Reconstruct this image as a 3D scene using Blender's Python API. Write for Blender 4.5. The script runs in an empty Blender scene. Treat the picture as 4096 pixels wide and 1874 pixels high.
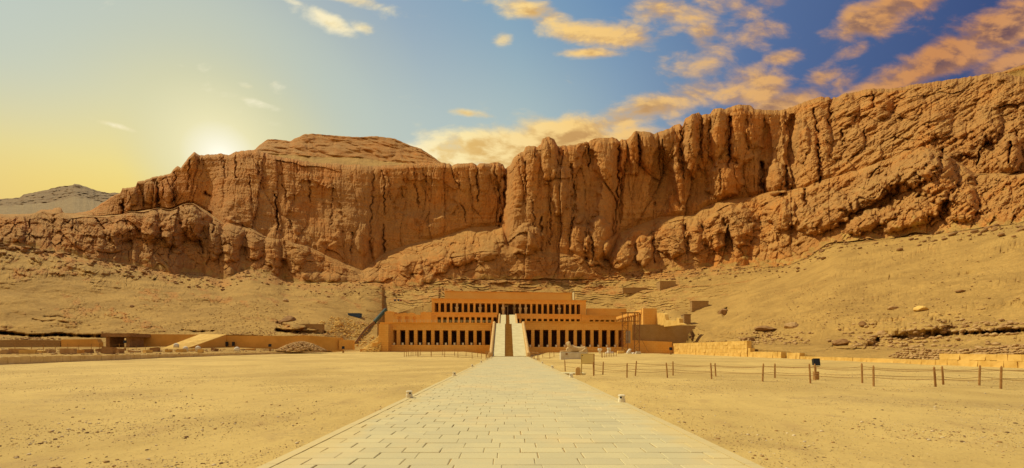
import bpy, bmesh, math, random
import numpy as np
from mathutils import Vector

random.seed(7)
scene = bpy.context.scene
col = scene.collection
R = math.radians

# ------------------------------------------------------------------ camera
F = 1700.0            # focal length in photo pixels (photo is 4096 wide)
CX, CY, CH = 2043.0, 1394.0, 1.8
cam_d = bpy.data.cameras.new('camera')
cam = bpy.data.objects.new('camera', cam_d)
col.objects.link(cam)
cam.location = (0, 0, CH)
cam.rotation_euler = (R(90), 0, 0)
cam_d.sensor_width = 36.0
cam_d.lens = 36.0 * F / 4096.0
cam_d.shift_x = (2048 - CX) / 4096.0
cam_d.shift_y = (CY - 937) / 4096.0
cam_d.clip_end = 6000
scene.camera = cam

# ------------------------------------------------------------------ light
SUN_DIR = Vector((-0.57, 0.20, 0.79)).normalized()      # towards the sun
sun_d = bpy.data.lights.new('sun', 'SUN')
sun_d.energy = 3.3
sun_d.angle = R(0.6)
sun_d.color = (1.0, 0.86, 0.54)
sun = bpy.data.objects.new('sun', sun_d)
col.objects.link(sun)
sun.rotation_euler = SUN_DIR.to_track_quat('Z', 'Y').to_euler()
sun.location = (-100, 60, 200)

scene.view_settings.view_transform = 'Standard'
scene.view_settings.look = 'None'
scene.view_settings.gamma = 1.0
scene.view_settings.exposure = 0.3
scene.view_settings.use_curve_mapping = False

def s2l(c):
    return tuple(((v / 255.0) / 12.92 if v <= 10 else ((v / 255.0 + 0.055) / 1.055) ** 2.4) for v in c)

# ------------------------------------------------------------------ world sky
world = bpy.data.worlds.new('World')
scene.world = world
world.use_nodes = True
wt = world.node_tree
wt.nodes.clear()

class NB:
    """tiny expression helper for node trees"""
    def __init__(s, tree): s.t = tree
    def n(s, kind): return s.t.nodes.new(kind)
    def put(s, sock, v):
        if isinstance(v, bpy.types.NodeSocket): s.t.links.new(v, sock)
        else: sock.default_value = v
    def m(s, op, a, b=None, c=None, clamp=False):
        n = s.n('ShaderNodeMath'); n.operation = op; n.use_clamp = clamp
        s.put(n.inputs[0], a)
        if b is not None: s.put(n.inputs[1], b)
        if c is not None: s.put(n.inputs[2], c)
        return n.outputs[0]
    def v(s, op, a, b=None):
        n = s.n('ShaderNodeVectorMath'); n.operation = op
        s.put(n.inputs[0], a)
        if b is not None: s.put(n.inputs[1], b)
        return n.outputs['Value'] if op in ('DOT_PRODUCT', 'LENGTH') else n.outputs[0]
    def mr(s, x, a, b, c=0.0, d=1.0, smooth=True):
        n = s.n('ShaderNodeMapRange'); n.interpolation_type = 'SMOOTHSTEP' if smooth else 'LINEAR'
        s.put(n.inputs[0], x); n.inputs[1].default_value = a; n.inputs[2].default_value = b
        n.inputs[3].default_value = c; n.inputs[4].default_value = d
        return n.outputs[0]
    def ramp(s, x, stops):
        n = s.n('ShaderNodeValToRGB'); s.put(n.inputs[0], x)
        e = n.color_ramp.elements
        while len(e) < len(stops): e.new(0.5)
        for el, (p, c) in zip(e, stops):
            el.position = p; el.color = (*c, 1)
        return n.outputs[0]
    def mix(s, f, a, b, mode='MIX'):
        n = s.n('ShaderNodeMix'); n.data_type = 'RGBA'; n.blend_type = mode
        s.put(n.inputs[0], f)
        s.put(n.inputs[6], a if isinstance(a, bpy.types.NodeSocket) else (*a, 1))
        s.put(n.inputs[7], b if isinstance(b, bpy.types.NodeSocket) else (*b, 1))
        return n.outputs[2]
    def noise(s, vec, scale, detail=4, rough=0.55, dist=0.0):
        n = s.n('ShaderNodeTexNoise'); s.put(n.inputs['Vector'], vec)
        n.inputs['Scale'].default_value = scale; n.inputs['Detail'].default_value = detail
        n.inputs['Roughness'].default_value = rough; n.inputs['Distortion'].default_value = dist
        return n.outputs[0]

def pdir(x, y):
    return Vector(((x - CX) / F, 1.0, (CY - y) / F)).normalized()

b = NB(wt)
D = b.n('ShaderNodeTexCoord').outputs['Generated']
D = b.v('NORMALIZE', D)
sep = b.n('ShaderNodeSeparateXYZ'); wt.links.new(D, sep.inputs[0])
dx, dy, dz = sep.outputs
GLOW = pdir(885, 632)
theta = b.m('DIVIDE', b.m('ARCCOSINE', b.m('MULTIPLY', b.v('DOT_PRODUCT', D, tuple(GLOW)), 0.99999)), math.pi)
def deg(d): return d / 180.0
sky = b.ramp(theta, [(0, (1.2, 1.15, .98)), (deg(1.6), (1.0, .95, .72)), (deg(3.6), s2l((238, 230, 180))), (deg(7.5), s2l((210, 210, 174))),
                     (deg(13), s2l((188, 196, 181))), (deg(18), s2l((164, 178, 183))), (deg(24), s2l((145, 168, 188))), (deg(34), s2l((132, 165, 188))),
                     (deg(45), s2l((106, 142, 180))), (deg(57), s2l((86, 112, 156))), (deg(75), s2l((56, 76, 124))), (1.0, s2l((64, 80, 120)))])
elev = b.m('ARCSINE', dz)
az = b.m('ARCTAN2', dx, dy)
dazs = b.m('SUBTRACT', az, -0.72)
gaz = b.m('POWER', math.e, b.m('MULTIPLY', b.m('MULTIPLY', dazs, dazs), -2.6))
low = b.mr(elev, R(31), R(14))
yel = b.ramp(b.mr(elev, R(11), R(24), smooth=False), [(0, s2l((250, 206, 62))), (0.5, s2l((250, 224, 118))), (1, s2l((238, 226, 160)))])
sky = b.mix(b.m('MULTIPLY', b.m('MULTIPLY', b.m('MULTIPLY', low, gaz), 0.92), b.mr(theta, deg(2.5), deg(9), .15, 1.0)), sky, yel)
pale = b.m('MULTIPLY', b.mr(elev, R(41), R(24)), b.m('MULTIPLY', b.mr(theta, deg(62), deg(26)), b.mr(theta, deg(7), deg(17))))
sky = b.mix(b.m('MULTIPLY', b.m('MULTIPLY', pale, 0.72), b.m('SUBTRACT', 1.0, b.m('MULTIPLY', low, gaz))), sky, s2l((198, 210, 194)))
# horizon haze all round, warm
hz = b.mr(elev, R(20), R(0))
sky = b.mix(b.m('MULTIPLY', hz, 0.5), sky, s2l((226, 190, 120)))

nis = b.n('ShaderNodeTexSky')
nis.sky_type = 'NISHITA'; nis.sun_disc = False
nis.sun_elevation = math.asin(SUN_DIR.z)
nis.sun_rotation = math.atan2(SUN_DIR.x, SUN_DIR.y)
nis.dust_density = 3.0
nsk = b.v('SCALE', nis.outputs[0]); nsk.node.inputs[3].default_value = 0.10
sky = b.mix(0.06, sky, nsk)

# clouds: lobes of cover on the sky dome, broken up by noise in direction space
LOBES = [  # x, y, half-width, half-height (photo px), tilt deg (rising to the right +), amount
    (2080, 595, 480, 84, 5, 1.35), (2560, 455, 320, 52, 9, 1.1), (1800, 560, 170, 44, 4, .8), (2250, 520, 330, 40, 6, .8),
    (2170, 62, 170, 36, -18, .95), (2400, 130, 210, 40, -12, .95), (2660, 140, 90, 26, 10, .7), (2740, 40, 220, 50, -10, .8),
    (2850, 190, 130, 110, -14, .8), (3000, 150, 120, 60, 0, .7), (3010, 350, 130, 80, -30, .95), (3130, 420, 240, 46, 4, .95), (3130, 230, 120, 30, -4, .75),
    (3290, 310, 60, 44, 0, .85), (3400, 100, 110, 60, 20, .75), (3560, 40, 250, 60, 6, .95), (3420, 200, 80, 34, 0, .7),
    (3740, 250, 320, 80, 10, 1.15), (3480, 345, 170, 24, 6, .8), (4040, 260, 240, 60, 14, .9), (4080, 120, 180, 50, 10, .6),
    (1310, 78, 105, 30, -10, .95), (1445, 112, 48, 20, 0, .85), (1430, 8, 150, 24, 0, .9), (1165, 3, 80, 12, 0, .8), (2010, 160, 38, 22, 0, .75),
    (1870, 455, 95, 14, -4, .85), (1100, 345, 40, 34, 30, .62), (1030, 412, 80, 15, 0, .66), (480, 508, 60, 13, 0, .8), (1000, 350, 40, 16, 0, .6),
    (2350, 212, 120, 16, -6, .8), (3000, 50, 260, 40, 0, .6), (2760, 370, 90, 26, 0, .75),
]
cover = None
for (x, y, rx, ry, tilt, amt) in LOBES:
    d0 = pdir(x, y)
    r = Vector((0, 0, 1)); t1 = d0.cross(r).normalized(); t2 = t1.cross(d0).normalized()
    a = R(tilt)
    u = t1 * math.cos(a) + t2 * math.sin(a); v = -t1 * math.sin(a) + t2 * math.cos(a)
    k = (F / math.sqrt(1 + ((x - CX) / F) ** 2 + ((CY - y) / F) ** 2) ** -1)
    sc = F * math.sqrt(1 + ((x - CX) / F) ** 2)
    uu = b.v('DOT_PRODUCT', D, tuple(u * (sc / rx))); vv = b.v('DOT_PRODUCT', D, tuple(v * (sc / ry)))
    q = b.m('ADD', b.m('MULTIPLY', uu, uu), b.m('MULTIPLY', vv, vv))
    g = b.m('MULTIPLY', b.m('POWER', math.e, b.m('MULTIPLY', q, -0.75)), amt)
    g = b.m('MULTIPLY', g, b.m('GREATER_THAN', b.v('DOT_PRODUCT', D, tuple(d0)), 0.0))
    cover = g if cover is None else b.m('MAXIMUM', cover, g)
back = b.mr(dy, 0.15, -0.4, 0.0, 0.78)  # unseen cloud cover added behind the camera for warm fill light
cover = b.m('MAXIMUM', cover, back)
ysafe = b.m('MAXIMUM', b.m('ABSOLUTE', dy), 0.25)
cv = b.n('ShaderNodeCombineXYZ')
b.put(cv.inputs[0], b.m('DIVIDE', dx, ysafe)); b.put(cv.inputs[1], b.m('MULTIPLY', b.m('DIVIDE', dz, ysafe), 1.9)); b.put(cv.inputs[2], b.m('MULTIPLY', dy, 1.5))
sq = cv.outputs[0]
n1 = b.noise(sq, 7.6, 9, 0.58, 0.2)
n2 = b.noise(b.v('ADD', sq, (-0.014, 0.038, 0.0)), 7.6, 6, 0.55, 0.2)
dens = b.m('ADD', b.m('MULTIPLY', cover, 0.80), b.m('MULTIPLY', b.m('SUBTRACT', n1, 0.5), 1.7))
dens_a = b.mr(dens, 0.24, 0.82)
shade = b.mr(b.m('SUBTRACT', n1, n2), -0.10, 0.09)
thick = b.mr(dens, 0.45, 1.0)
lit = b.ramp(theta, [(deg(12), s2l((255, 246, 214))), (deg(26), s2l((255, 232, 168))), (deg(40), s2l((252, 208, 126))),
                     (deg(55), s2l((234, 182, 112))), (deg(72), s2l((206, 140, 84))), (deg(110), s2l((242, 206, 158)))])  # last stop brightened so the unseen cloud behind gives more fill
shd = b.ramp(theta, [(deg(15), s2l((244, 220, 150))), (deg(26), s2l((228, 184, 104))), (deg(42), s2l((196, 146, 84))),
                     (deg(58), s2l((152, 114, 92))), (deg(76), s2l((104, 78, 86))), (deg(110), s2l((172, 142, 120)))])
dark = b.m('MULTIPLY', b.m('SUBTRACT', 1.0, shade), b.m('ADD', 0.45, b.m('MULTIPLY', thick, 0.55)))
cc = b.mix(dark, lit, shd)
sky = b.mix(b.m('MULTIPLY', dens_a, 0.95), sky, cc)
bg = b.n('ShaderNodeBackground'); wt.links.new(sky, bg.inputs[0]); bg.inputs[1].default_value = 0.81
wo = b.n('ShaderNodeOutputWorld'); wt.links.new(bg.outputs[0], wo.inputs[0])

# ------------------------------------------------------------------ helpers
def P(x, y, D):
    """photo direction + real depth in metres -> place in the world"""
    return ((x - CX) / F * D, D, CH + (CY - y) / F * D)

def tag(o, label=None, cat=None, group=None, kind=None):
    if label: o['label'] = label
    if cat: o['category'] = cat
    if group: o['group'] = group
    if kind: o['kind'] = kind
    return o

def empty(name, loc, label=None, cat=None, group=None):
    o = bpy.data.objects.new(name, None); col.objects.link(o)
    o.location = loc; o.empty_display_size = 0.3
    return tag(o, label, cat, group)

def link(name, me, parent=None, loc=(0, 0, 0), mat=None):
    o = bpy.data.objects.new(name, me); col.objects.link(o)
    if parent: o.parent = parent
    o.location = loc
    if mat and not me.materials: me.materials.append(mat)
    return o

class MB:
    def __init__(s): s.v = []; s.f = []
    def add(s, vs, fs):
        n = len(s.v); s.v += [tuple(p) for p in vs]; s.f += [tuple(i + n for i in f) for f in fs]; return s
    def hexa(s, p):   # 8 corners: bottom 4 ccw, top 4 ccw
        return s.add(p, [(3, 2, 1, 0), (4, 5, 6, 7), (0, 1, 5, 4), (1, 2, 6, 5), (2, 3, 7, 6), (3, 0, 4, 7)])
    def box(s, x0, x1, y0, y1, z0, z1, fn=None):
        p = [(x0, y0, z0), (x1, y0, z0), (x1, y1, z0), (x0, y1, z0), (x0, y0, z1), (x1, y0, z1), (x1, y1, z1), (x0, y1, z1)]
        return s.hexa([fn(*q) for q in p] if fn else p)
    def prism(s, poly, y0, y1, fn=None):   # polygon in x,z pulled along y
        n = len(poly)
        p = [(x, y0, z) for x, z in poly] + [(x, y1, z) for x, z in poly]
        if fn: p = [fn(*q) for q in p]
        return s.add(p, [tuple(range(n)), tuple(range(2 * n - 1, n - 1, -1))] + [(i, i + n, (i + 1) % n + n, (i + 1) % n) for i in range(n)])
    def tube(s, pts, r, seg=6, caps=True):
        pts = [Vector(p) for p in pts]; rs = r if isinstance(r, (list, tuple)) else [r] * len(pts)
        n0 = len(s.v)
        for i, p in enumerate(pts):
            t = (pts[min(i + 1, len(pts) - 1)] - pts[max(i - 1, 0)]).normalized()
            a = Vector((0, 0, 1)) if abs(t.z) < 0.9 else Vector((1, 0, 0))
            u = t.cross(a).normalized(); w = u.cross(t)
            for k in range(seg):
                an = 2 * math.pi * k / seg
                s.v.append(tuple(p + (u * math.cos(an) + w * math.sin(an)) * rs[i]))
        for i in range(len(pts) - 1):
            for k in range(seg):
                a = n0 + i * seg + k; c = n0 + i * seg + (k + 1) % seg
                s.f.append((a, c, c + seg, a + seg))
        if caps:
            s.f.append(tuple(n0 + k for k in range(seg))); e = n0 + (len(pts) - 1) * seg
            s.f.append(tuple(e + seg - 1 - k for k in range(seg)))
        return s
    def loft(s, secs, seg=16, axis='x'):
        """secs: (position along axis, centre a, centre b, half a, half b, squareness)"""
        n0 = len(s.v)
        for (t, ca, cb, ra, rb, e) in secs:
            for k in range(seg):
                an = 2 * math.pi * k / seg; c, q = math.cos(an), math.sin(an)
                a = ca + ra * math.copysign(abs(c) ** e, c); bb = cb + rb * math.copysign(abs(q) ** e, q)
                s.v.append((t, a, bb) if axis == 'x' else (a, bb, t) if axis == 'z' else (a, t, bb))
        for i in range(len(secs) - 1):
            for k in range(seg):
                a = n0 + i * seg + k; c = n0 + i * seg + (k + 1) % seg
                s.f.append((a, c, c + seg, a + seg))
        s.f.append(tuple(n0 + seg - 1 - k for k in range(seg))); e = n0 + (len(secs) - 1) * seg
        s.f.append(tuple(e + k for k in range(seg)))
        return s
    def mesh(s, name, org=(0, 0, 0), smooth=False):
        me = bpy.data.meshes.new(name)
        me.from_pydata([(x - org[0], y - org[1], z - org[2]) for x, y, z in s.v], [], s.f)
        bm = bmesh.new(); bm.from_mesh(me); bmesh.ops.recalc_face_normals(bm, faces=bm.faces); bm.to_mesh(me); bm.free()
        if smooth: me.polygons.foreach_set('use_smooth', [True] * len(me.polygons))
        me.update(); return me
    def build(s, name, mat, parent=None, org=None, smooth=False, bevel=0):
        """mesh coords are world coords; stored relative to the parent"""
        po = tuple(parent.location) if parent else (0, 0, 0)
        if parent and parent.parent: po = tuple(Vector(po) + parent.parent.location)
        if org is None: org = po
        me = s.mesh(name, org, smooth)
        o = link(name, me, parent, tuple(Vector(org) - Vector(po)), mat)
        if bevel:
            m = o.modifiers.new('bevel', 'BEVEL'); m.width = bevel; m.segments = 2; m.limit_method = 'ANGLE'
        return o

# ------------------------------------------------------------------ numpy noise
def _h(ix, iy, seed):
    h = (ix.astype(np.int64) * 374761393 + iy.astype(np.int64) * 668265263 + seed * 1274126177) & 0xFFFFFFFF
    h = ((h ^ (h >> 13)) * 1274126177) & 0xFFFFFFFF
    h = ((h ^ (h >> 16)) * 2246822519) & 0xFFFFFFFF
    return ((h ^ (h >> 15)) & 0xFFFFFF).astype(np.float32) / float(0xFFFFFF)

def vnoise(x, y, seed=0):
    ix = np.floor(x); iy = np.floor(y); fx = x - ix; fy = y - iy
    r = 0
    def grad(ox, oy):
        a = _h(ix + ox, iy + oy, seed) * (2 * np.pi)
        return np.cos(a) * (fx - ox) + np.sin(a) * (fy - oy)
    u = fx * fx * fx * (fx * (fx * 6 - 15) + 10); v = fy * fy * fy * (fy * (fy * 6 - 15) + 10)
    return ((grad(0, 0) * (1 - u) + grad(1, 0) * u) * (1 - v) + (grad(0, 1) * (1 - u) + grad(1, 1) * u) * v) * 1.5

def fbm(x, y, oct=4, seed=0, gain=0.5):
    t = 0; a = 1.0; f = 1.0
    for i in range(oct):
        t = t + a * vnoise(x * f, y * f, seed + i * 17); a *= gain; f *= 2.03
    return t

def worley(x, y, seed=0):
    ix = np.floor(x); iy = np.floor(y)
    f1 = np.full(x.shape, 9.0, np.float32); f2 = f1.copy(); cid = np.zeros(x.shape, np.float32); fac = cid.copy()
    for ox in (-1, 0, 1):
        for oy in (-1, 0, 1):
            jx = ix + ox; jy = iy + oy
            px = jx + _h(jx, jy, seed); py = jy + _h(jx, jy, seed + 91)
            d = np.sqrt((px - x) ** 2 + (py - y) ** 2)
            near = d < f1
            f2 = np.where(near, f1, np.minimum(f2, d)); cid = np.where(near, _h(jx, jy, seed + 7), cid)
            fac = np.where(near, (x - px) * (_h(jx, jy, seed + 57) - .5) * 2 + (y - py) * (_h(jx, jy, seed + 77) - .5) * 2, fac)
            f1 = np.where(near, d, f1)
    return f1, f2, cid, fac

def grid_object(name, V, mat, attrs=None, smooth=True):
    """V: rows x cols x 3"""
    nr, nc = V.shape[:2]
    me = bpy.data.meshes.new(name)
    me.vertices.add(nr * nc); me.vertices.foreach_set('co', V.reshape(-1).astype(np.float32))
    i = np.arange(nr - 1)[:, None] * nc + np.arange(nc - 1)[None, :]
    q = np.stack([i, i + 1, i + nc + 1, i + nc], -1).reshape(-1, 4)
    nf = len(q)
    me.loops.add(nf * 4); me.loops.foreach_set('vertex_index', q.reshape(-1).astype(np.int32))
    me.polygons.add(nf); me.polygons.foreach_set('loop_start', np.arange(0, nf * 4, 4, dtype=np.int32))
    me.polygons.foreach_set('use_smooth', np.full(nf, smooth))
    me.update(calc_edges=True)
    for k, a in (attrs or {}).items():
        at = me.attributes.new(k, 'FLOAT', 'POINT'); at.data.foreach_set('value', a.reshape(-1).astype(np.float32))
    return link(name, me, mat=mat)

# ------------------------------------------------------------------ materials
def material(name, rough=0.9):
    m = bpy.data.materials.new(name); m.use_nodes = True
    t = m.node_tree; t.nodes.clear(); nb = NB(t)
    out = nb.n('ShaderNodeOutputMaterial'); p = nb.n('ShaderNodeBsdfPrincipled')
    t.links.new(p.outputs[0], out.inputs[0])
    p.inputs['Roughness'].default_value = rough
    p.inputs['Specular IOR Level'].default_value = 0.2
    return m, nb, p

def bump(nb, p, h, strength=0.5, dist=0.1):
    n = nb.n('ShaderNodeBump'); nb.put(n.inputs['Height'], h)
    n.inputs['Strength'].default_value = strength; n.inputs['Distance'].default_value = dist
    nb.t.links.new(n.outputs[0], p.inputs['Normal'])

def pos(nb):
    return nb.n('ShaderNodeNewGeometry').outputs['Position']

def simple_mat(name, c, c2=None, scale=3.0, rough=0.85, bstr=0.3, bdist=0.02, metal=0.0):
    m, nb, p = material(name, rough)
    g = pos(nb)
    n = nb.noise(g, scale, 6, 0.6)
    c2 = c2 or tuple(v * 0.72 for v in c)
    nb.put(p.inputs['Base Color'], nb.mix(nb.mr(n, 0.35, 0.68), c, c2))
    p.inputs['Metallic'].default_value = metal
    if bstr: bump(nb, p, nb.noise(g, scale * 3, 5, 0.6), bstr, bdist)
    return m

def rock_mat(name, base, stain, pale, dark, sandc):
    m, nb, p = material(name, 0.95)
    g = pos(nb)
    sc = nb.v('MULTIPLY', g, (1, 1, 0.22))
    streak = nb.noise(sc, 0.16, 7, 0.62, 0.6)
    blot = nb.noise(g, 0.055, 6, 0.6, 0.8)
    fine = nb.noise(g, 0.9, 6, 0.65)
    strata = nb.noise(nb.v('MULTIPLY', g, (0.03, 0.03, 1.0)), 0.55, 5, 0.6)
    c = nb.mix(nb.mr(blot, 0.40, 0.66), base, stain)
    c = nb.mix(nb.m('MULTIPLY', nb.mr(streak, 0.52, 0.74), 0.65), c, pale)
    c = nb.mix(nb.m('MULTIPLY', nb.mr(streak, 0.46, 0.28), 0.55), c, dark)
    c = nb.mix(nb.m('MULTIPLY', nb.mr(strata, 0.52, 0.7), 0.30), c, pale)
    c = nb.mix(nb.m('MULTIPLY', nb.mr(fine, 0.5, 0.75), 0.30), c, dark)
    ln = nb.noise(nb.v('MULTIPLY', g, (1, 1, 0.10)), 0.42, 5, 0.6, 1.0)
    c = nb.mix(nb.m('MULTIPLY', nb.mr(nb.m('ABSOLUTE', nb.m('SUBTRACT', ln, 0.5)), 0.022, 0.0), 0.55), c, dark)
    st2 = nb.noise(g, 0.23, 7, 0.7, 0.4)
    c = nb.mix(nb.m('MULTIPLY', nb.mr(st2, 0.56, 0.68), 0.55), c, tuple(min(1, v * q) for v, q in zip(stain, (1.1, 1.0, .8))))
    c = nb.mix(nb.m('MULTIPLY', nb.mr(st2, 0.42, 0.32), 0.45), c, pale)
    broad = nb.noise(nb.v('MULTIPLY', g, (1, 1, 0.6)), 0.02, 5, 0.6, 0.6)
    c = nb.mix(nb.m('MULTIPLY', nb.mr(broad, 0.42, 0.62), 0.55), c, tuple(v * q for v, q in zip(base, (0.74, 0.80, 0.95))))
    at = nb.n('ShaderNodeAttribute'); at.attribute_name = 'sand'
    nz = nb.n('ShaderNodeSeparateXYZ'); nb.t.links.new(nb.n('ShaderNodeNewGeometry').outputs['Normal'], nz.inputs[0])
    slope = nb.mr(nb.m('ADD', nz.outputs[2], nb.m('MULTIPLY', nb.m('SUBTRACT', fine, 0.5), 0.3)), 0.62, 0.84)
    sm = nb.m('MAXIMUM', nb.mr(nb.m('ADD', at.outputs['Fac'], nb.m('MULTIPLY', nb.m('SUBTRACT', fine, 0.5), 0.6)), 0.3, 0.6),
              nb.m('MULTIPLY', slope, nb.m('ADD', 0.22, nb.m('MULTIPLY', at.outputs['Fac'], 0.6))))
    sn = nb.noise(g, 0.12, 6, 0.65, 0.5)
    sf = nb.noise(g, 1.6, 5, 0.7)
    s = nb.mix(nb.mr(sn, 0.38, 0.66), sandc, tuple(v * k for v, k in zip(sandc, (0.78, 0.76, 0.76))))
    s = nb.mix(nb.m('MULTIPLY', nb.mr(sf, 0.56, 0.72), 0.45), s, tuple(v * k for v, k in zip(sandc, (0.62, 0.55, 0.5))))
    s = nb.mix(nb.m('MULTIPLY', nb.mr(sf, 0.36, 0.25), 0.4), s, tuple(min(v * 1.35, .8) for v in sandc))
    nb.put(p.inputs['Base Color'], nb.mix(sm, c, s))
    crk = nb.noise(nb.v('MULTIPLY', g, (1, 1, 0.16)), 0.8, 6, 0.6, 1.2)
    h = nb.m('ADD', nb.m('MULTIPLY', fine, 1.1), nb.m('MULTIPLY', nb.noise(g, 2.4, 5, 0.75), 0.7))
    h = nb.m('ADD', h, nb.m('MULTIPLY', nb.m('MINIMUM', nb.m('ABSOLUTE', nb.m('SUBTRACT', crk, 0.5)), 0.06), 9.0))
    h = nb.m('ADD', h, nb.m('MULTIPLY', streak, 1.2))
    bump(nb, p, h, 0.55, 0.5)
    return m

ROCK = rock_mat('cliff_rock', (0.50, 0.255, 0.072), (0.54, 0.225, 0.046), (0.61, 0.37, 0.13), (0.26, 0.12, 0.036), (0.50, 0.315, 0.09))
ROCKL = rock_mat('hill_rock', (0.24, 0.165, 0.085), (0.25, 0.165, 0.08), (0.32, 0.24, 0.13), (0.16, 0.11, 0.06), (0.33, 0.25, 0.13))

def sand_mat():
    m, nb, p = material('court_sand', 0.95)
    g = pos(nb)
    big = nb.noise(g, 0.11, 5, 0.6, 0.6); mid = nb.noise(nb.v('MULTIPLY', g, (1, 0.6, 1)), 1.1, 5, 0.65)
    fine = nb.noise(g, 9.0, 5, 0.7); grit = nb.noise(g, 38.0, 3, 0.7)
    c = nb.mix(nb.mr(big, 0.36, 0.66), (0.63, 0.46, 0.16), (0.49, 0.345, 0.115))
    c = nb.mix(nb.m('MULTIPLY', nb.mr(mid, 0.5, 0.72), 0.5), c, (0.42, 0.275, 0.11))
    grav = nb.noise(nb.v('MULTIPLY', g, (0.5, 1.0, 1)), 0.22, 4, 0.6, 0.5)
    c = nb.mix(nb.m('MULTIPLY', nb.m('MULTIPLY', nb.mr(grav, 0.5, 0.68), nb.mr(fine, 0.4, 0.6)), 0.6), c, (0.36, 0.25, 0.11))
    c = nb.mix(nb.m('MULTIPLY', nb.mr(fine, 0.55, 0.70), 0.6), c, (0.36, 0.235, 0.09))
    c = nb.mix(nb.m('MULTIPLY', nb.mr(grit, 0.60, 0.70), 0.6), c, (0.70, 0.54, 0.29))
    c = nb.mix(nb.m('MULTIPLY', nb.mr(grit, 0.38, 0.28), 0.6), c, (0.28, 0.17, 0.075))
    nb.put(p.inputs['Base Color'], c)
    h = nb.m('ADD', nb.m('MULTIPLY', mid, 0.5), nb.m('ADD', nb.m('MULTIPLY', fine, 0.5), nb.m('MULTIPLY', grit, 0.3)))
    bump(nb, p, h, 0.9, 0.07)
    return m
SAND = sand_mat()

def temple_mat(name, c, c2, c3, bw=1.3, bh=0.55):
    m, nb, p = material(name, 0.9)
    g = pos(nb)
    s = nb.n('ShaderNodeSeparateXYZ'); nb.t.links.new(g, s.inputs[0])
    cmb = nb.n('ShaderNodeCombineXYZ'); nb.put(cmb.inputs[0], nb.m('ADD', s.outputs[0], s.outputs[1])); nb.put(cmb.inputs[1], s.outputs[2])
    br = nb.n('ShaderNodeTexBrick'); nb.t.links.new(cmb.outputs[0], br.inputs['Vector'])
    br.inputs['Scale'].default_value = 1.0; br.inputs['Brick Width'].default_value = bw; br.inputs['Row Height'].default_value = bh
    br.inputs['Mortar Size'].default_value = 0.03
    br.inputs['Color1'].default_value = (*c, 1); br.inputs['Color2'].default_value = (*c2, 1); br.inputs['Mortar'].default_value = (*c3, 1)
    n = nb.noise(g, 0.5, 6, 0.65, 0.4); n2 = nb.noise(g, 3.5, 5, 0.65)
    k = nb.mix(0.2, br.outputs[0], c)
    big = nb.noise(nb.v('MULTIPLY', g, (1, 1, 0.5)), 0.14, 5, 0.6)
    k = nb.mix(nb.m('MULTIPLY', nb.mr(big, 0.42, 0.66), 0.55), k, tuple(min(1, a * q) for a, q in zip(c, (1.03, 1.2, 1.5))))
    k = nb.mix(nb.m('MULTIPLY', nb.mr(n, 0.45, 0.7), 0.5), k, c2)
    k = nb.mix(nb.m('MULTIPLY', nb.mr(n2, 0.55, 0.75), 0.35), k, c3)
    oi = nb.n('ShaderNodeObjectInfo')
    k = nb.mix(nb.m('MULTIPLY', oi.outputs['Random'], 0.32), k, c3)
    nb.put(p.inputs['Base Color'], k)
    bump(nb, p, nb.m('ADD', n2, nb.m('MULTIPLY', br.outputs[1], -0.6)), 0.4, 0.05)
    return m
TEMPLE = temple_mat('temple_limestone', (0.82, 0.465, 0.115), (0.78, 0.40, 0.08), (0.56, 0.28, 0.055))
TEMPLE_SHADE = simple_mat('back_wall_shade', (0.13, 0.075, 0.035), (0.09, 0.05, 0.022), 0.6)  # interior shade put into the colour; the wall itself is temple stone
BRICKW = temple_mat('rough_masonry', (0.46, 0.29, 0.11), (0.36, 0.22, 0.08), (0.22, 0.13, 0.05), 0.7, 0.35)
WALLM = simple_mat('court_wall_stone', (0.74, 0.50, 0.15), (0.60, 0.38, 0.095), 0.9, 0.9, 0.5, 0.04)
RAMPM = simple_mat('ramp_pale_stone', (0.66, 0.60, 0.34), (0.57, 0.50, 0.27), 0.9, 0.85, 0.25, 0.02)
STEPM = simple_mat('stair_stone', (0.46, 0.285, 0.075), (0.38, 0.22, 0.055), 1.5)
BALM = simple_mat('balustrade_stone', (0.62, 0.42, 0.17), (0.52, 0.33, 0.12), 1.4)
MUD = simple_mat('mudbrick_plaster', (0.68, 0.38, 0.09), (0.56, 0.30, 0.065), 0.35, 0.95, 0.4, 0.05)
STONE = simple_mat('loose_stone', (0.52, 0.35, 0.15), (0.36, 0.21, 0.085), 1.2, 0.95, 0.6, 0.06)
STONE_D = simple_mat('brown_stone', (0.36, 0.21, 0.085), (0.24, 0.13, 0.05), 1.2, 0.95, 0.6, 0.06)
PEB_D = simple_mat('dark_pebble', (0.24, 0.15, 0.075), None, 9.0, 0.95, 0.2)
PEB_W = simple_mat('pale_pebble', (0.72, 0.60, 0.38), None, 9.0, 0.95, 0.2)
PEB_T = simple_mat('tan_pebble', (0.46, 0.29, 0.115), None, 9.0, 0.95, 0.2)
WHITE = simple_mat('white_limestone', (0.78, 0.76, 0.66), (0.62, 0.58, 0.46), 3.0)
SPHINXM = simple_mat('sphinx_sandstone', (0.64, 0.50, 0.27), (0.46, 0.31, 0.13), 1.1, 0.9, 0.5, 0.04)
PLINTHM = simple_mat('plinth_plaster', (0.66, 0.62, 0.48), (0.56, 0.50, 0.35), 1.3)
WOOD = simple_mat('fence_wood', (0.42, 0.235, 0.075), (0.30, 0.155, 0.05), 6.0)
ROPE = simple_mat('hemp_rope', (0.40, 0.24, 0.09), (0.30, 0.17, 0.06), 20.0)
METAL_D = simple_mat('dark_metal', (0.030, 0.034, 0.038), (0.02, 0.02, 0.022), 4.0, 0.5, 0)
GLASS_D = simple_mat('lamp_glass', (0.02, 0.03, 0.045), (0.015, 0.02, 0.03), 4.0, 0.12, 0)
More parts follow.
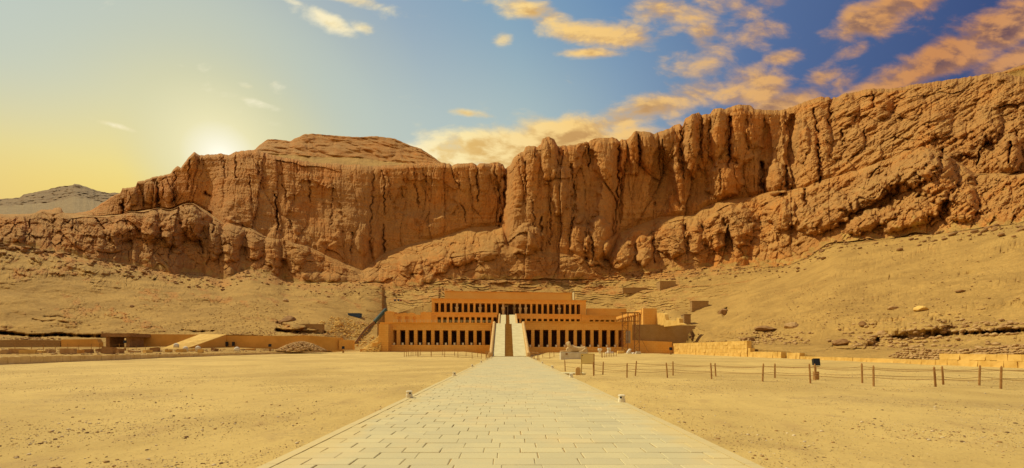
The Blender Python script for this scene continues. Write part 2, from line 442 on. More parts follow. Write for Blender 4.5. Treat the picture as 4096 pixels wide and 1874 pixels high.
RUST = simple_mat('rusty_steel', (0.26, 0.12, 0.05), (0.17, 0.075, 0.03), 5.0, 0.8, 0)
PIPE = simple_mat('teal_duct', (0.08, 0.13, 0.12), (0.05, 0.08, 0.075), 1.5, 0.6, 0)
CONC = simple_mat('bollard_concrete', (0.82, 0.77, 0.58), (0.70, 0.64, 0.44), 10.0)
SIGNM = simple_mat('sign_panel', (0.74, 0.62, 0.26), (0.70, 0.57, 0.22), 1.5, 0.6, 0)
SIGNF = simple_mat('sign_frame', (0.58, 0.43, 0.13), (0.46, 0.33, 0.10), 5.0, 0.6, 0)
BLUEM = simple_mat('blue_tarp', (0.05, 0.10, 0.19), None, 2.0, 0.7, 0)
REDM = simple_mat('red_cloth', (0.30, 0.05, 0.03), None, 2.0, 0.7, 0)
# ================================================================== ground
def gslope(x):
    return np.interp(x, [-200, -60, -12, -4.3, 4.3, 10, 26, 45, 60, 200], [.0155, .0155, .0145, 0, 0, .010, .010, .004, .004, .004])
def gz(x, y):
    x = np.asarray(x, float); y = np.asarray(y, float)
    return np.clip(y - 46, 0, 72) * gslope(x)
def gzf(x, y): return float(gz(x, y))

def build_ground():
    xs = np.concatenate([[-3000, -900, -300], -np.geomspace(140, 4.4, 190), [-4.1, -3.8, -3.4, 0, 3.4, 3.8, 4.1], np.geomspace(4.4, 140, 190), [300, 900, 3000]])
    ys = np.concatenate([[-3000, -600, -120, -40, -12, -4, 0, 2], np.geomspace(3.5, 135, 300), [200, 500, 1500, 4000]])
    X, Y = np.meshgrid(xs, ys)
    near = np.clip((np.abs(X) - 3.85) / 0.8, 0, 1)
    Z = gz(X, Y) + near * (0.05 * fbm(X / 3.5, Y / 3.5, 3, 5) + 0.018 * fbm(X / .6, Y / .6, 2, 9)) - (1 - near) * 0.05
    Z -= 0.012
    Z = np.where(np.abs(X) > 250, Z - 3.0, Z)
    tag(grid_object('ground', np.stack([X, Y, Z], -1), SAND), 'wide sandy forecourt strewn with small stones', kind='structure')
build_ground()

# ================================================================== cliffs and hillside
def curve(pts):
    pts = sorted(pts); a = np.array(pts, float); return a[:, 0], a[:, 1], a[:, 2]
L0 = [(-500,1450,40),(0,1432,47.5),(400,1422,58),(800,1416,73.5),(1100,1411,88),(1380,1407,111.5),(1500,1404,118),(1522,1404,120),(1534,1300,183),
      (1740,1300,186),(1760,1240,206),(2300,1240,213),(2345,1290,196),(2520,1300,182),(2560,1300,165),(2620,1300,145),(2700,1302,130),(2755,1310,126),(2770,1374,124),(2850,1374,105),
      (2995,1376,84.5),(3015,1398,83.5),(3130,1404,74),(3296,1430,64),(3600,1446,52),(3850,1446,45.2),(4096,1440,40.5),(4600,1440,33.5)]
LA = [(-500,1395,70),(0,1392,85),(300,1388,95),(500,1386,98),(900,1386,98),(1300,1393,104),(1400,1395,116),(1510,1385,124),(1536,1290,186),(1740,1260,196),(1760,1220,208),
      (2300,1222,215),(2360,1260,200),(2520,1285,186),(2600,1280,165),(2700,1285,142),(2760,1302,133),(2850,1335,118),(3000,1345,98),(3130,1368,86),(3300,1380,77),(3600,1388,66),(4096,1365,55),(4600,1350,46)]
L1 = [(-500,1340,80),(0,1345,93),(300,1338,101),(500,1338,103),(900,1340,103),(1300,1340,109),(1400,1345,126),(1510,1270,160),(1560,1262,188),(1740,1205,205),
      (2300,1205,216),(2500,1235,200),(2600,1240,184),(2700,1240,165),(2755,1258,152),(2838,1224,157),(3021,1116,178),(3121,1076,188),(3242,1032,178),(3338,985,168),(3577,955,148),(3725,942,132),(4096,895,103),(4600,830,84)]
L2 = [(-500,930,150),(0,975,150),(208,1005,158),(356,1028,165),(463,1052,172),(594,1073,180),(712,1094,188),(831,1104,196),(879,1117,200),(932,1096,206),(1009,1075,212),(1098,1102,216),
      (1142,1129,218),(1386,1131,230),(1487,1130,234),(1594,1155,234),(1700,1135,236),(1784,1113,238),(1880,1116,240),(2380,1117,240),(2434,1106,240),(2516,1087,240),(2679,1085,236),(2909,1063,226),
      (3045,1068,212),(3121,1066,204),(3242,1024,190),(3338,965,178),(3500,958,162),(3725,935,142),(3886,919,128),(4096,887,112),(4600,820,92)]
L3 = [(-500,870,175),(0,862,172),(231,856,180),(380,868,188),(475,862,195),(534,850,200),(594,841,206),(683,841,214),(772,815,222),(830,850,226),(900,900,230),(1000,915,234),(1060,950,236),
      (1230,990,242),(1380,1060,246),(1450,1090,246),(1534,1060,254),(1623,1040,256),(1754,1030,254),(1850,1016,252),(1962,1008,250),(2010,1006,249),(2034,1008,249),(2100,1014,249),(2163,1020,248),
      (2300,1030,248),(2350,1050,248),(2400,1062,248),(2440,1060,250),(2480,1000,254),(2530,935,258),(2556,925,262),(2600,935,262),(2645,890,262),(2774,880,256),(2850,850,253),(2909,815,250),(3059,785,242),(3226,755,218),(3290,725,212),
      (3419,690,202),(3690,590,176),(3810,640,162),(3900,700,152),(4096,700,134),(4600,640,112)]
L4 = [(-500,868,200),(0,860,200),(231,854,210),(300,855,240),(380,866,252),(475,860,258),(594,839,262),(683,839,264),(772,812,264),(830,846,262),(900,897,236),(1000,911,240),(1060,946,242),
      (1230,986,248),(1380,1054,251),(1450,1082,252),(1534,1013,276),(1623,981,280),(1754,951,284),(1879,910,290),(1962,905,292),(2010,905,288),(2034,985,256),(2100,1002,252),(2163,1008,251),
      (2300,1018,251),(2350,1036,251),(2400,1048,252),(2440,1030,258),(2480,930,282),(2556,899,282),(2645,868,278),(2774,861,268),(2808,834,266),(2909,794,262),(3004,790,258),(3059,770,254),
      (3226,750,222),(3290,721,216),(3419,686,206),(3690,585,180),(3810,634,167),(3900,694,157),(4096,694,139),(4600,600,132)]
RIM = [(-500,866),(0,860),(140,857),(150,845),(170,840),(210,838),(215,832),(245,833),(250,848),(262,856),(303,855),(368,841),(415,809),(439,791),(480,772),(490,752),(543,749),(549,729),(579,723),(585,717),
       (629,705),(683,696),(695,678),(712,663),(724,672),(736,654),(760,625),(778,610),(801,622),(850,618),(890,616),(914,622),(944,607),(980,602),(1021,598),(1059,613),(1119,628),(1196,640),(1255,651),
       (1416,659),(1505,666),(1594,657),(1700,652),(1760,651),(1797,655),(1807,664),(1818,656),(1885,652),(1903,658),(1908,664),(1914,657),(1962,652),(1980,648),(2003,653),(2014,662),(2021,678),(2028,670),
       (2045,657),(2054,634),(2075,615),(2095,607),(2105,587),(2126,582),(2149,588),(2164,580),(2170,556),(2183,550),(2197,549),(2217,558),(2224,572),(2231,587),(2305,578),(2346,566),(2354,572),(2362,562),(2380,555),
       (2448,551),(2466,557),(2477,566),(2489,557),(2512,559),(2523,546),(2536,528),(2563,525),(2597,528),(2614,536),(2660,520),(2679,514),(2699,500),(2719,498),(2730,508),(2740,475),(2767,458),(2794,451),(2808,464),
       (2816,458),(2840,455),(2855,437),(2882,431),(2903,438),(2915,432),(2936,424),(2977,419),(3004,424),(3018,437),(3059,441),(3100,444),(3145,437),(3226,407),(3282,389),(3318,390),(3326,397),(3334,389),(3346,388),(3371,379),
       (3483,355),(3580,355),(3665,335),(3705,333),(3806,318),(3967,294),(4007,290),(4050,300),(4096,310),(4600,330)]
RD = [(-500,210),(0,215),(262,232),(303,268),(500,270),(778,275),(1000,285),(1500,296),(2000,299),(2024,300),(2050,284),(2200,274),(2300,282),(2480,292),(2560,286),(2700,284),(2780,274),(2980,270),
      (3100,270),(3300,256),(3600,230),(3800,212),(4096,186),(4600,160)]

CRACKS = [  # photo polyline, half width px, depth m
 ([(2021,660),(2024,760),(2014,850),(2000,905)],9,11),([(1807,655),(1812,700),(1835,750)],3,3),([(1908,655),(1911,805)],3.5,4.5),([(1976,650),(1986,740),(2003,800),(2003,890)],5,5),
 ([(1030,637),(1034,700)],4,3),([(1064,615),(1064,660)],4,3),([(1098,780),(1108,850),(1112,918)],4.5,6),([(1122,640),(1130,720),(1148,810)],4,3),([(1190,645),(1192,700)],4,3),([(1237,700),(1240,810)],4,3.5),
 ([(1496,680),(1492,780),(1482,890)],3.5,3),([(1533,684),(1540,860)],3.5,3.5),([(1552,690),(1562,800)],3,2.5),([(1611,690),(1614,790)],3.5,3),([(1660,670),(1664,750)],3.5,3),([(1671,755),(1675,830)],3.5,3),
 ([(1690,660),(1700,720),(1725,760)],3,2.5),([(1831,690),(1838,755)],3,2.5),([(1845,815),(1860,850),(1862,895)],3.5,3),([(1534,900),(1536,1015)],4,4),([(1410,930),(1402,1015)],3.5,3),([(1480,900),(1483,1010)],3,3),
 ([(896,618),(898,715)],4.5,5),([(944,605),(944,712)],4.5,5),([(795,620),(792,660)],4,4),([(487,800),(490,852)],6,7),([(629,730),(632,845)],5,5),([(650,715),(655,800)],4,3),([(700,690),(690,830)],4,3),([(760,640),(750,760)],4,3),
 ([(820,772),(838,784)],8,7),([(291,880),(292,925)],5,4),([(214,865),(216,930)],4,4),([(385,875),(415,918)],4,4),([(840,850),(856,930)],6,5),([(801,965),(812,1012)],6,5),([(120,880),(118,960)],4,3),([(60,870),(64,950)],4,3),
 ([(1000,700),(1010,880)],4,3),([(1050,700),(1055,760)],3,2.5),([(1330,700),(1325,900)],3,2),([(2232,585),(2234,660)],6,6),([(2140,585),(2146,630)],4,4),([(2285,660),(2296,760),(2302,850)],8,6),([(2354,565),(2358,668)],4,5),
 ([(2477,558),(2474,690),(2468,800),(2460,935)],5,7),([(2452,830),(2450,945)],6,6),([(2556,540),(2560,662)],5,7),([(2500,650),(2492,760)],4,3),([(2712,600),(2722,690)],5,5),([(2730,505),(2722,600),(2735,715)],4,5),([(2807,458),(2806,630)],4,4),
 ([(2786,500),(2790,640)],3,3),([(2920,470),(2922,560),(2914,668)],6,9),([(2842,450),(2838,570)],4,4),([(3050,660),(3056,768)],8,8),([(2163,870),(2166,1000)],5,5),([(2292,775),(2290,915)],4,4),([(2346,930),(2342,1010)],4,4),([(2370,950),(2372,1050)],4,4),
 ([(2611,930),(2617,1050)],6,5),([(2740,895),(2748,955)],5,4),([(3046,650),(3042,752)],7,7),([(3143,665),(3146,745)],7,7),([(3272,580),(3278,728)],8,8),([(3324,400),(3312,500)],5,6),([(3258,440),(3270,530)],5,5),([(3491,368),(3494,430)],5,4),
 ([(3459,520),(3462,570)],5,4),([(3365,520),(3370,580)],5,4),([(4040,570),(4034,650)],7,7),([(3919,600),(3912,660)],5,5),([(3766,600),(3768,660)],6,6),([(3140,450),(3146,520)],4,3),([(3215,760),(3222,830)],7,5),([(2100,650),(2106,780)],4,4),
 ([(2130,800),(2136,900)],3,3),([(2205,780),(2200,980)],3,3),([(2650,560),(2655,700)],4,3.5),([(2880,680),(2884,780)],4,3),([(2990,480),(2996,600)],4,3),
 # dark overhung strata low on the slopes
 ([(-60,1326),(60,1338),(130,1346),(230,1340),(330,1346),(440,1345)],8,5),([(130,1278),(170,1288),(215,1284),(270,1292)],5,1.3),([(180,1268),(230,1266),(280,1276)],4,1.2),([(735,1322),(790,1329),(870,1325)],6,2.2),([(1110,1322),(1180,1330),(1290,1332)],9,7),
 ([(1110,1290),(1150,1310)],8,5),([(470,1345),(530,1352)],5,4),([(2050,1120),(2380,1121)],2,2.5),([(1800,1120),(2040,1119)],2,2),
 ([(3920,1178),(4040,1170)],4,2.5),([(3330,1385),(3420,1378)],4,2),([(3500,1362),(3620,1345),(3760,1338)],5,2.5),([(3740,1340),(3960,1330),(4150,1322)],5,3.5),([(2880,1250),(2905,1235),(2895,1262)],8,6),
 ([(3560,1110),(3800,1100),(4096,1085)],3,1.5),
]
BULGES = [ # cx, cy, half-w, half-h, tilt deg, depth m
 (2197,640,34,95,0,6),(2238,760,34,108,2,7),(2130,690,30,120,0,4),(2075,720,28,120,0,4),(2110,960,66,62,0,10),(2320,960,40,95,0,6),(2392,965,54,108,-6,9),(2480,1010,62,70,25,9),(2578,1000,36,66,0,8),
 (2420,640,52,80,0,4),(2535,600,22,110,4,6),(2590,600,30,90,0,4),(2680,590,40,110,10,5),(2765,560,30,150,2,8),(2715,700,20,120,5,5),(2822,560,18,110,0,4),(2870,540,36,110,-3,7),(2965,540,50,130,0,6),(2900,720,75,75,0,7),
 (3104,715,40,72,0,9),(3020,520,40,90,0,3),(3200,560,36,90,0,5),(3245,620,34,110,6,6),(3300,560,26,90,0,5),(3385,440,50,66,0,5),(3420,560,40,60,0,4),(3530,430,40,50,0,4),(3640,420,60,60,20,4),
 (2690,960,60,70,10,8),(2780,940,40,70,10,6),(2860,930,50,80,0,7),(2960,900,60,90,10,7),(3120,850,60,70,30,8),(3220,880,50,60,30,6),(3330,860,110,50,32,7),(3480,770,120,50,30,7),(3640,690,130,60,25,8),(3760,720,70,90,0,8),
 (3850,820,70,70,0,5),(3650,860,140,50,20,6),(3480,880,120,40,22,6),(3950,500,60,80,0,5),(4040,620,50,90,0,6),(3880,560,60,70,10,4),(3740,500,70,60,20,4),
 (1180,1000,50,90,0,5),(1100,1000,40,90,0,5),(1020,980,40,70,0,4),(930,960,44,90,0,6),(860,960,34,80,0,5),(770,900,40,70,10,6),(690,930,46,60,10,5),(600,920,40,50,0,4),(480,930,60,50,0,3),
 (1450,960,28,70,0,3),(1510,1000,20,70,0,3),(1640,1060,50,46,20,6),(1760,1040,46,60,10,7),(1700,1090,50,40,10,4),(1850,1020,60,44,20,5),(1950,1000,60,40,30,5),(520,790,34,44,0,4),(600,770,30,50,0,4),(670,760,30,50,0,4),
 (1985,700,24,60,0,4),(1935,710,24,70,0,2.5),(1860,710,44,60,0,2.5),(1290,1110,80,22,0,3),(1500,1110,60,22,0,3),
 (3420,1370,90,26,6,2.5),(3680,1310,120,28,8,3),(2960,1330,110,24,0,2),(1180,1300,60,22,10,3),(3560,1310,60,22,0,1.5),
 (2350,740,56,170,0,-7),(2645,720,46,130,0,-6),(2470,760,20,180,0,-5),(3165,560,34,110,0,-6),(2800,740,60,70,0,-4),(3060,600,30,120,0,-5),(1700,800,120,90,0,-4),(1260,860,110,130,0,-4),
]

def gauss1(a, n):
    k = np.exp(-np.linspace(-2, 2, 2 * n + 1) ** 2); k /= k.sum()
    return np.convolve(np.pad(a, n, 'edge'), k, 'valid')

def build_cliffs():
    xs = np.arange(-500, 4601, 3.6)
    lev = []
    for L in (L0, LA, L1, L2, L3, L4):
        x, y, d = curve(L); yy = np.interp(xs, x, y); dd = np.interp(xs, x, d)
        if L is not L0 and L is not LA:
            yy = gauss1(yy, 10 if L is L2 or L is L1 else 4); dd = gauss1(dd, 30 if L is L2 or L is L1 else 12)
        lev.append((yy, dd))
    for i in (3, 4):      # irregular edges of rock and scree, kept on the slope below
        yy, dd = lev[i]; y0, d0 = lev[i - 1]; yn = yy + 14 * fbm(xs / 120, xs * 0 + i * 7.3, 3, 3, .4)
        q = np.where(yy - y0 < -40, np.clip((yn - y0) / np.minimum(yy - y0, -4), .2, 1.6), 1.0); lev[i] = (yn, 1 / (1 / d0 + (1 / dd - 1 / d0) * q))
    ry = np.interp(xs, [p[0] for p in RIM], [p[1] for p in RIM]) + 3.0 * fbm(xs / 16, xs * 0 + .5, 3, 8)
    rd = gauss1(np.interp(xs, [p[0] for p in RD], [p[1] for p in RD]), 5)
    lev.append((ry, rd))
    # keep levels in order
    for i in range(1, len(lev)):
        lev[i] = (np.minimum(lev[i][0], lev[i - 1][0] - 1.0), np.maximum(lev[i][1], lev[i - 1][1] + 0.6))
    nseg = [26, 34, 92, 100, 28, 165]
    rows_y = []; rows_d = []; rows_s = []; rows_t = []
    for s, n in enumerate(nseg):
        (y0, d0), (y1, d1) = lev[s], lev[s + 1]
        for k in range(n):
            t = k / n
            rows_y.append(y0 + (y1 - y0) * t); rows_d.append(1 / (1 / d0 + (1 / d1 - 1 / d0) * t)); rows_s.append(s); rows_t.append(t)
    rows_y.append(lev[-1][0]); rows_d.append(lev[-1][1]); rows_s.append(5); rows_t.append(1.0)
    Y = np.array(rows_y); Dp = np.array(rows_d); S = np.array(rows_s)[:, None] * np.ones_like(Y); T = np.array(rows_t)[:, None] * np.ones_like(Y)
    X = np.ones_like(Y) * xs[None, :]
    s_ = X * 0.155; z_ = (CY - Y) * Dp / F
    upper = ((S == 5)).astype(float); lower = (S == 3).astype(float); ledge = (S == 4).astype(float)
    scree = (S <= 2).astype(float)
    def edge(S0): return np.where(S == S0, np.minimum(1, np.minimum(T, 1 - T) * 8), 0)
    cw = np.where(S == 5, np.minimum(1, .55 + T * 8), 0) + np.where(S == 3, np.minimum(1, np.minimum(.12 + T * 2.6, (1 - T) * 6 + .55)), 0) + ledge * 0.55
    right = np.clip((X - 3050) / 350, 0, 1)
    ws = s_ + 2.2 * fbm(s_ / 26, z_ / 30, 3, 21) ; wz = z_ + 6 * fbm(s_ / 22, z_ / 30, 2, 31)
    def flute(a, bb, seed, power=0.5):
        f1, f2, c, fa = worley(ws / a, wz / bb, seed)
        return np.clip((f2 - f1) * 3.4, 0, 1) ** (power * .7) + fa * 1.6, c
    h1, c1 = flute(17, 75, 1); h2, c2 = flute(6.5, 30, 2, .7); h3, c3 = flute(2.4, 8, 3, .8)
    hr1, cr1 = flute(15, 14, 4, .6); hr2, cr2 = flute(5.5, 4.5, 5, .7); hr3, cr3 = flute(2.2, 1.8, 6, .8)
    calm = np.clip(1 - np.abs(X - 1420) / 620, 0, 1) ** 0.6       # the smooth back wall
    amp = 1 - 0.55 * calm
    delta = np.zeros_like(Y)
    h0, c0 = flute(34, 190, 14)
    vert = -(2.6 * h0 + 5.0 * (c0 - .5) + 3.0 * h1 + 4.2 * (c1 - .5) + .5 * h2 + 1.1 * (c2 - .5) + 0.25 * h3)
    rg = 0; a_ = 1.0
    for o_ in range(5):
        f_ = 2.1 ** o_; rg = rg + a_ * (1 - np.abs(vnoise((s_ + z_ * .9) / 26 * f_, (z_ - s_ * .42) / 10 * f_, 200 + o_)) * 2); a_ *= .52
    rub = -(1.2 * hr1 + 2.4 * (cr1 - .5) + .6 * (cr2 - .5) + 0.25 * hr3 + 1.5 * rg)
    mixr = np.maximum(right, lower * .65)
    delta += cw * amp * (vert * (1 - mixr * 0.75) + rub * mixr * 0.95)
    delta -= np.where(S == 2, 3.5 * np.clip((T - .55) / .45, 0, 1) ** 2, 0) + np.where(S == 3, 3.5 * np.clip(1 - T * 2.4, 0, 1), 0)
    delta += lower * edge(3) * (-(1.0 * hr2 + 1.2 * (cr2 - .5)) * 0.7)
    delta += cw * 2.0 * fbm(s_ / 22, z_ / 26, 3, 41, .5)
    rv = 0; a_ = 1.0
    for o_ in range(4):          # sharp upright fractures
        f_ = 2.0 ** o_; rv = rv + a_ * np.clip(1 - np.abs(vnoise(ws / 5.5 * f_, wz / 34 * f_, 300 + o_)) * 7, 0, 1); a_ *= .6
    delta += cw * (1 - .6 * mixr) * .6 * rv
    rb = 0; a_ = 1.0
    for o_ in range(4):          # broken blocky texture
        f1, f2, c_, fa = worley(s_ / 2.9 * 1.9 ** o_ + fbm(s_ / 3, z_ / 3, 2, 5), z_ / 3.4 * 1.9 ** o_, 400 + o_); rb = rb + a_ * ((c_ - .5) + fa * .8); a_ *= .55
    delta += cw * .30 * rb
    delta += cw * 0.35 * fbm(s_ / 60, z_ / 2.6, 3, 51)
    delta -= ledge * (1.5 * hr1 + 1.6 * (cr1 - .5) + 1.2 * hr2 + 1.2 * (cr2 - .5)) * np.clip((lev[5][1] - lev[4][1]) / 30, 0, 1)[None, :] * np.sin(T * np.pi)
    # diagonal strata in the right-hand spur
    delta += right * cw * .8 * fbm((s_ + z_ * 1.5) / 40, (z_ - s_ * 0.45) / 3.2, 3, 55)
    # rounded rim
    delta += upper * 7.0 * np.clip((T - .93) / .07, 0, 1) ** 2.5
    # scree: gullies and lumps
    sg = s_ * Dp / 230
    wx = (X - CX) / F * Dp
    lump = fbm(wx / 13, Dp / 13, 6, 61, .55)
    delta += scree * np.where(S == 0, .25, np.where(S == 1, .5, 1.0)) * (1.0 * lump + 2.0 * fbm((wx - Dp * .3) / 26, (Dp + wx * .3) / 46, 3, 71))
    # stepped strata on the slope round the temple and the foot of the cliffs
    stepw = np.exp(-((X - 1950) / 430) ** 2) * np.where(S == 2, 1, 0) + np.exp(-((X - 2650) / 260) ** 2) * np.where(S == 2, .7, 0) + .45 * np.where((S == 2) & (X > 3150), 1, 0)
    zz = z_ + 2.6 * fbm(s_ / 20, z_ / 9, 4, 81)
    saw = (zz / 2.1) % 1.0
    delta += stepw * np.clip(.55 + 1.1 * fbm(s_ / 11, z_ / 5, 3, 82), 0, 1.3) * (1.7 * (np.clip(saw * 1.6 - .3, 0, 1) - .5)) 
    rough = np.clip(fbm(sg / 16, z_ / 7, 4, 91) * 2.4 - .25, 0, 1) * np.where((S == 1) | (S == 2), 1, 0)
    f1, f2, cc, _ = worley(sg / 1.8, z_ / 1.3, 95)
    delta -= rough * (np.clip((f2 - f1) * 1.6, 0, 1) ** .5 * .7 + .6 * (cc - .5))
    foot = np.where(S == 2, np.clip((T - .55) / .45, 0, 1), 0) * np.clip(.35 + 1.4 * fbm(X / 60, Y / 40, 3, 611), 0, 1)
    delta -= foot * (1.6 * hr2 + 1.6 * (cr2 - .5) + 1.6 * hr1 * .6 + .6 * hr3)
    # hand-placed rock masses and clefts
    for (cx, cy, rx, ry, tilt, dep) in BULGES:
        a = R(tilt); wob = 1 + .22 * fbm(X / 34, Y / 34, 2, int(cx) % 50)
        u = ((X - cx) * math.cos(a) - (Y - cy) * math.sin(a)) / rx * wob; v = ((X - cx) * math.sin(a) + (Y - cy) * math.cos(a)) / ry * wob
        q = np.clip(1 - (u * u + v * v), 0, 1)
        delta -= dep * 1.2 * np.sqrt(q)
    for pts, w, dep in CRACKS:
        x0 = min(p[0] for p in pts) - 5 * w; x1 = max(p[0] for p in pts) + 5 * w
        ci = np.where((xs > x0) & (xs < x1))[0]
        if len(ci) == 0: continue
        Xs = X[:, ci] + 8 * fbm(X[:, ci] / 30, Y[:, ci] / 26, 2, 3); Ys = Y[:, ci]
        dm = np.full(Xs.shape, 1e9)
        for (ax, ay), (bx, by) in zip(pts[:-1], pts[1:]):
            ex, ey = bx - ax, by - ay
            t = np.clip(((Xs - ax) * ex + (Ys - ay) * ey) / (ex * ex + ey * ey), 0, 1)
            dm = np.minimum(dm, np.hypot(Xs - ax - t * ex, Ys - ay - t * ey))
        delta[:, ci] += dep * 1.1 * np.exp(-(dm / (w * .7)) ** 2) * np.clip(.75 + .6 * fbm(Xs / 20, Ys / 40, 2, 77), .2, 1.2)
    # anchor toe
    delta *= np.where(S == 0, np.clip(T * 3, 0, 1), 1)
    delta = np.where(X < 262, delta * np.where(S >= 4, .3, 1), delta)
    Dn = np.maximum(Dp + delta, 30)
    # keep a temple clearing
    V = np.stack([(X - CX) / F * Dn, Dn, CH + (CY - Y) / F * Dn], -1)
    first = V[:1].copy(); first[..., 2] = -3.0
    backs = []
    for k, (dd, dz) in enumerate(((6, -.6), (25, -4), (90, -30))):
        q = V[-1:].copy(); q[..., 0] *= (Dn[-1] + dd)[None] / Dn[-1][None]; q[..., 1] += dd; q[..., 2] += dz; backs.append(q)
    V = np.concatenate([first, V] + backs, 0)
    sand = np.where(S <= 1, 1.0, 0) * (1 - .45 * rough) + ledge * np.clip((lev[5][1] - lev[4][1]) / 60, .05, .38)[None, :] + np.where(S == 2, np.clip(1.25 - np.clip((T - .72) / .28, 0, 1) * .85, 0, 1), 0) * (1 - .5 * rough) + np.where(S == 3, np.clip(.55 - T * 2.4, 0, 1), 0)
    sand = sand + .5 * fbm(X / 40, Y / 22, 4, 601) * np.where((S == 2) | (S == 3), 1, 0)
    sand = np.clip(sand - stepw * .35 - foot * .3, 0, 1)
    sand = np.concatenate([sand[:1], sand] + [sand[-1:] * 0 + .8] * 3, 0)
    o = grid_object('cliffs', V, ROCK, {'sand': sand}, smooth=False)
    tag(o, 'tall fluted golden brown limestone cliffs with scree slopes behind the temple', kind='structure')
    return xs, Y, Dn
TX, TY, TD = build_cliffs()

def terrain_at(x, y):
    """depth of the hillside seen at photo position x,y"""
    c = int(round((x - TX[0]) / 3.6)); c = max(0, min(len(TX) - 1, c))
    yc = TY[:, c]; r = int(np.argmin(np.abs(yc - y)))
    return float(TD[r, c])

def ridge_object(name, levels, x0, x1, step, nrow, label, mat, flute_amp, back=120, fs=1.0):
    xs = np.arange(x0, x1 + .1, step)
    L = []
    for pts in levels:
        a = np.array(pts, float); L.append((np.interp(xs, a[:, 0], a[:, 1]) + 1.6 * fbm(xs / 18, xs * 0 + 2.2, 3, 5), gauss1(np.interp(xs, a[:, 0], a[:, 2]), 4)))
    ry, rd, rs = [], [], []
    for s in range(len(L) - 1):
        for k in range(nrow[s]):
            t = k / nrow[s]
            ry.append(L[s][0] * (1 - t) + L[s + 1][0] * t); rd.append(1 / (1 / L[s][1] * (1 - t) + t / L[s + 1][1])); rs.append(s)
    ry.append(L[-1][0]); rd.append(L[-1][1]); rs.append(len(L) - 2)
    Y = np.array(ry); Dp = np.array(rd); S = np.array(rs)[:, None] * np.ones_like(Y); X = np.ones_like(Y) * xs
    s_ = X * Dp / F; z_ = (CY - Y) * Dp / F
    f1, f2, c, _ = worley(s_ / (14 * fs) + fbm(s_ / 30, z_ / 30, 2, 1), z_ / (26 * fs ** .3), 5)
    d = -flute_amp * np.clip((f2 - f1) * 1.6, 0, 1) ** .5 + flute_amp * .8 * fbm(s_ / 20, z_ / 8, 5, 3)
    Dn = Dp + np.where(S == len(L) - 2, d, d * .25)
    V = np.stack([(X - CX) / F * Dn, Dn, CH + (CY - Y) / F * Dn], -1)
    ends = []
    for dd, dz in ((back * .1, -1), (back, -60)):
        q = V[-1:].copy(); q[..., 1] += dd; q[..., 2] += dz; ends.append(q)
    first = V[:1].copy(); first[..., 2] = -5
    sand = np.where(S == len(L) - 2, .12, .95); sand = np.concatenate([sand[:1], sand, sand[-1:], sand[-1:]], 0)
    tag(grid_object(name, np.concatenate([first, V] + ends, 0), mat, {'sand': sand}), label, kind='structure')

ridge_object('mesa', [
    [(980,690,310),(1800,690,310)],
    [(1000,612,345),(1131,617,345),(1285,628,350),(1433,628,352),(1534,645,350),(1671,657,345),(1800,668,340)],
    [(990,612,372),(1021,598,374),(1039,580,376),(1068,559,378),(1107,558,380),(1160,566,380),(1178,556,380),(1220,537,382),(1249,536,384),(1344,543,386),(1439,550,386),(1463,547,386),
     (1511,546,386),(1582,556,384),(1641,583,380),(1683,595,376),(1724,622,372),(1760,648,366),(1800,664,360)]],
    986, 1796, 4, [24, 40], 'flat topped brown rock mesa behind the cliff rim', ROCK, 3.5)
ridge_object('far_hill', [
    [(-700,905,420),(700,905,420)],
    [(-700,845,640),(0,825,640),(200,810,650),(297,785,655),(400,806,650),(700,838,640)],
    [(-700,815,800),(-200,806,800),(0,797,800),(77,791,800),(95,779,800),(184,761,805),(237,746,805),(291,742,805),(297,736,806),(320,740,806),(380,761,805),(427,772,803),(475,772,800),(560,792,800),(700,830,800)]],
    -690, 690, 4, [26, 34], 'pale distant desert hill beyond the left cliffs', ROCKL, 9.0, back=300, fs=5.0)
ridge_object('right_hilltop', [
    [(3900,420,230),(4700,420,215)],
    [(3900,330,250),(4015,292,250),(4096,270,250),(4700,180,240)],
    [(3900,322,262),(4015,286,262),(4096,258,262),(4300,205,260),(4700,150,255)]],
    3920, 4680, 5, [14, 14], 'sandy hilltop above the right cliffs', ROCK, 2.0)
# ================================================================== paved path
def paver_material():
    m, nb, p = material('pale_paving', 0.82)
    g = pos(nb)
    at = nb.n('ShaderNodeAttribute'); at.attribute_name = 'rnd'
    oi = nb.n('ShaderNodeObjectInfo')
    r = nb.m('FRACT', nb.m('ADD', oi.outputs['Random'], at.outputs['Fac']))
    c = nb.mix(r, (0.60, 0.535, 0.30), (0.52, 0.47, 0.275))
    st = nb.noise(g, 1.3, 6, 0.65, 0.6)
    c = nb.mix(nb.m('MULTIPLY', nb.mr(st, 0.48, 0.70), 0.55), c, (0.49, 0.45, 0.28))
    c = nb.mix(nb.m('MULTIPLY', nb.mr(nb.noise(g, 0.35, 4, 0.6), 0.48, 0.66), 0.45), c, (0.68, 0.53, 0.26))
    sx = nb.n('ShaderNodeSeparateXYZ'); nb.t.links.new(g, sx.inputs[0])
    drift = nb.m('ADD', nb.mr(nb.m('ABSOLUTE', sx.outputs[0]), 2.2, 3.7), nb.m('MULTIPLY', nb.m('SUBTRACT', nb.noise(g, 0.8, 5, 0.65), 0.5), 2.2))
    c = nb.mix(nb.m('MULTIPLY', nb.mr(drift, 0.45, 1.0), 0.6), c, (0.62, 0.49, 0.215))
    fn = nb.noise(g, 22.0, 5, 0.7)
    c = nb.mix(nb.m('MULTIPLY', nb.mr(fn, 0.58, 0.72), 0.35), c, (0.42, 0.34, 0.2))
    nb.put(p.inputs['Base Color'], c)
    bump(nb, p, nb.m('ADD', fn, nb.m('MULTIPLY', st, 1.5)), 0.35, 0.012)
    return m
PAVE = paver_material()
BED = simple_mat('path_bedding_sand', (0.50, 0.35, 0.15), (0.26, 0.16, 0.065), 2.2)
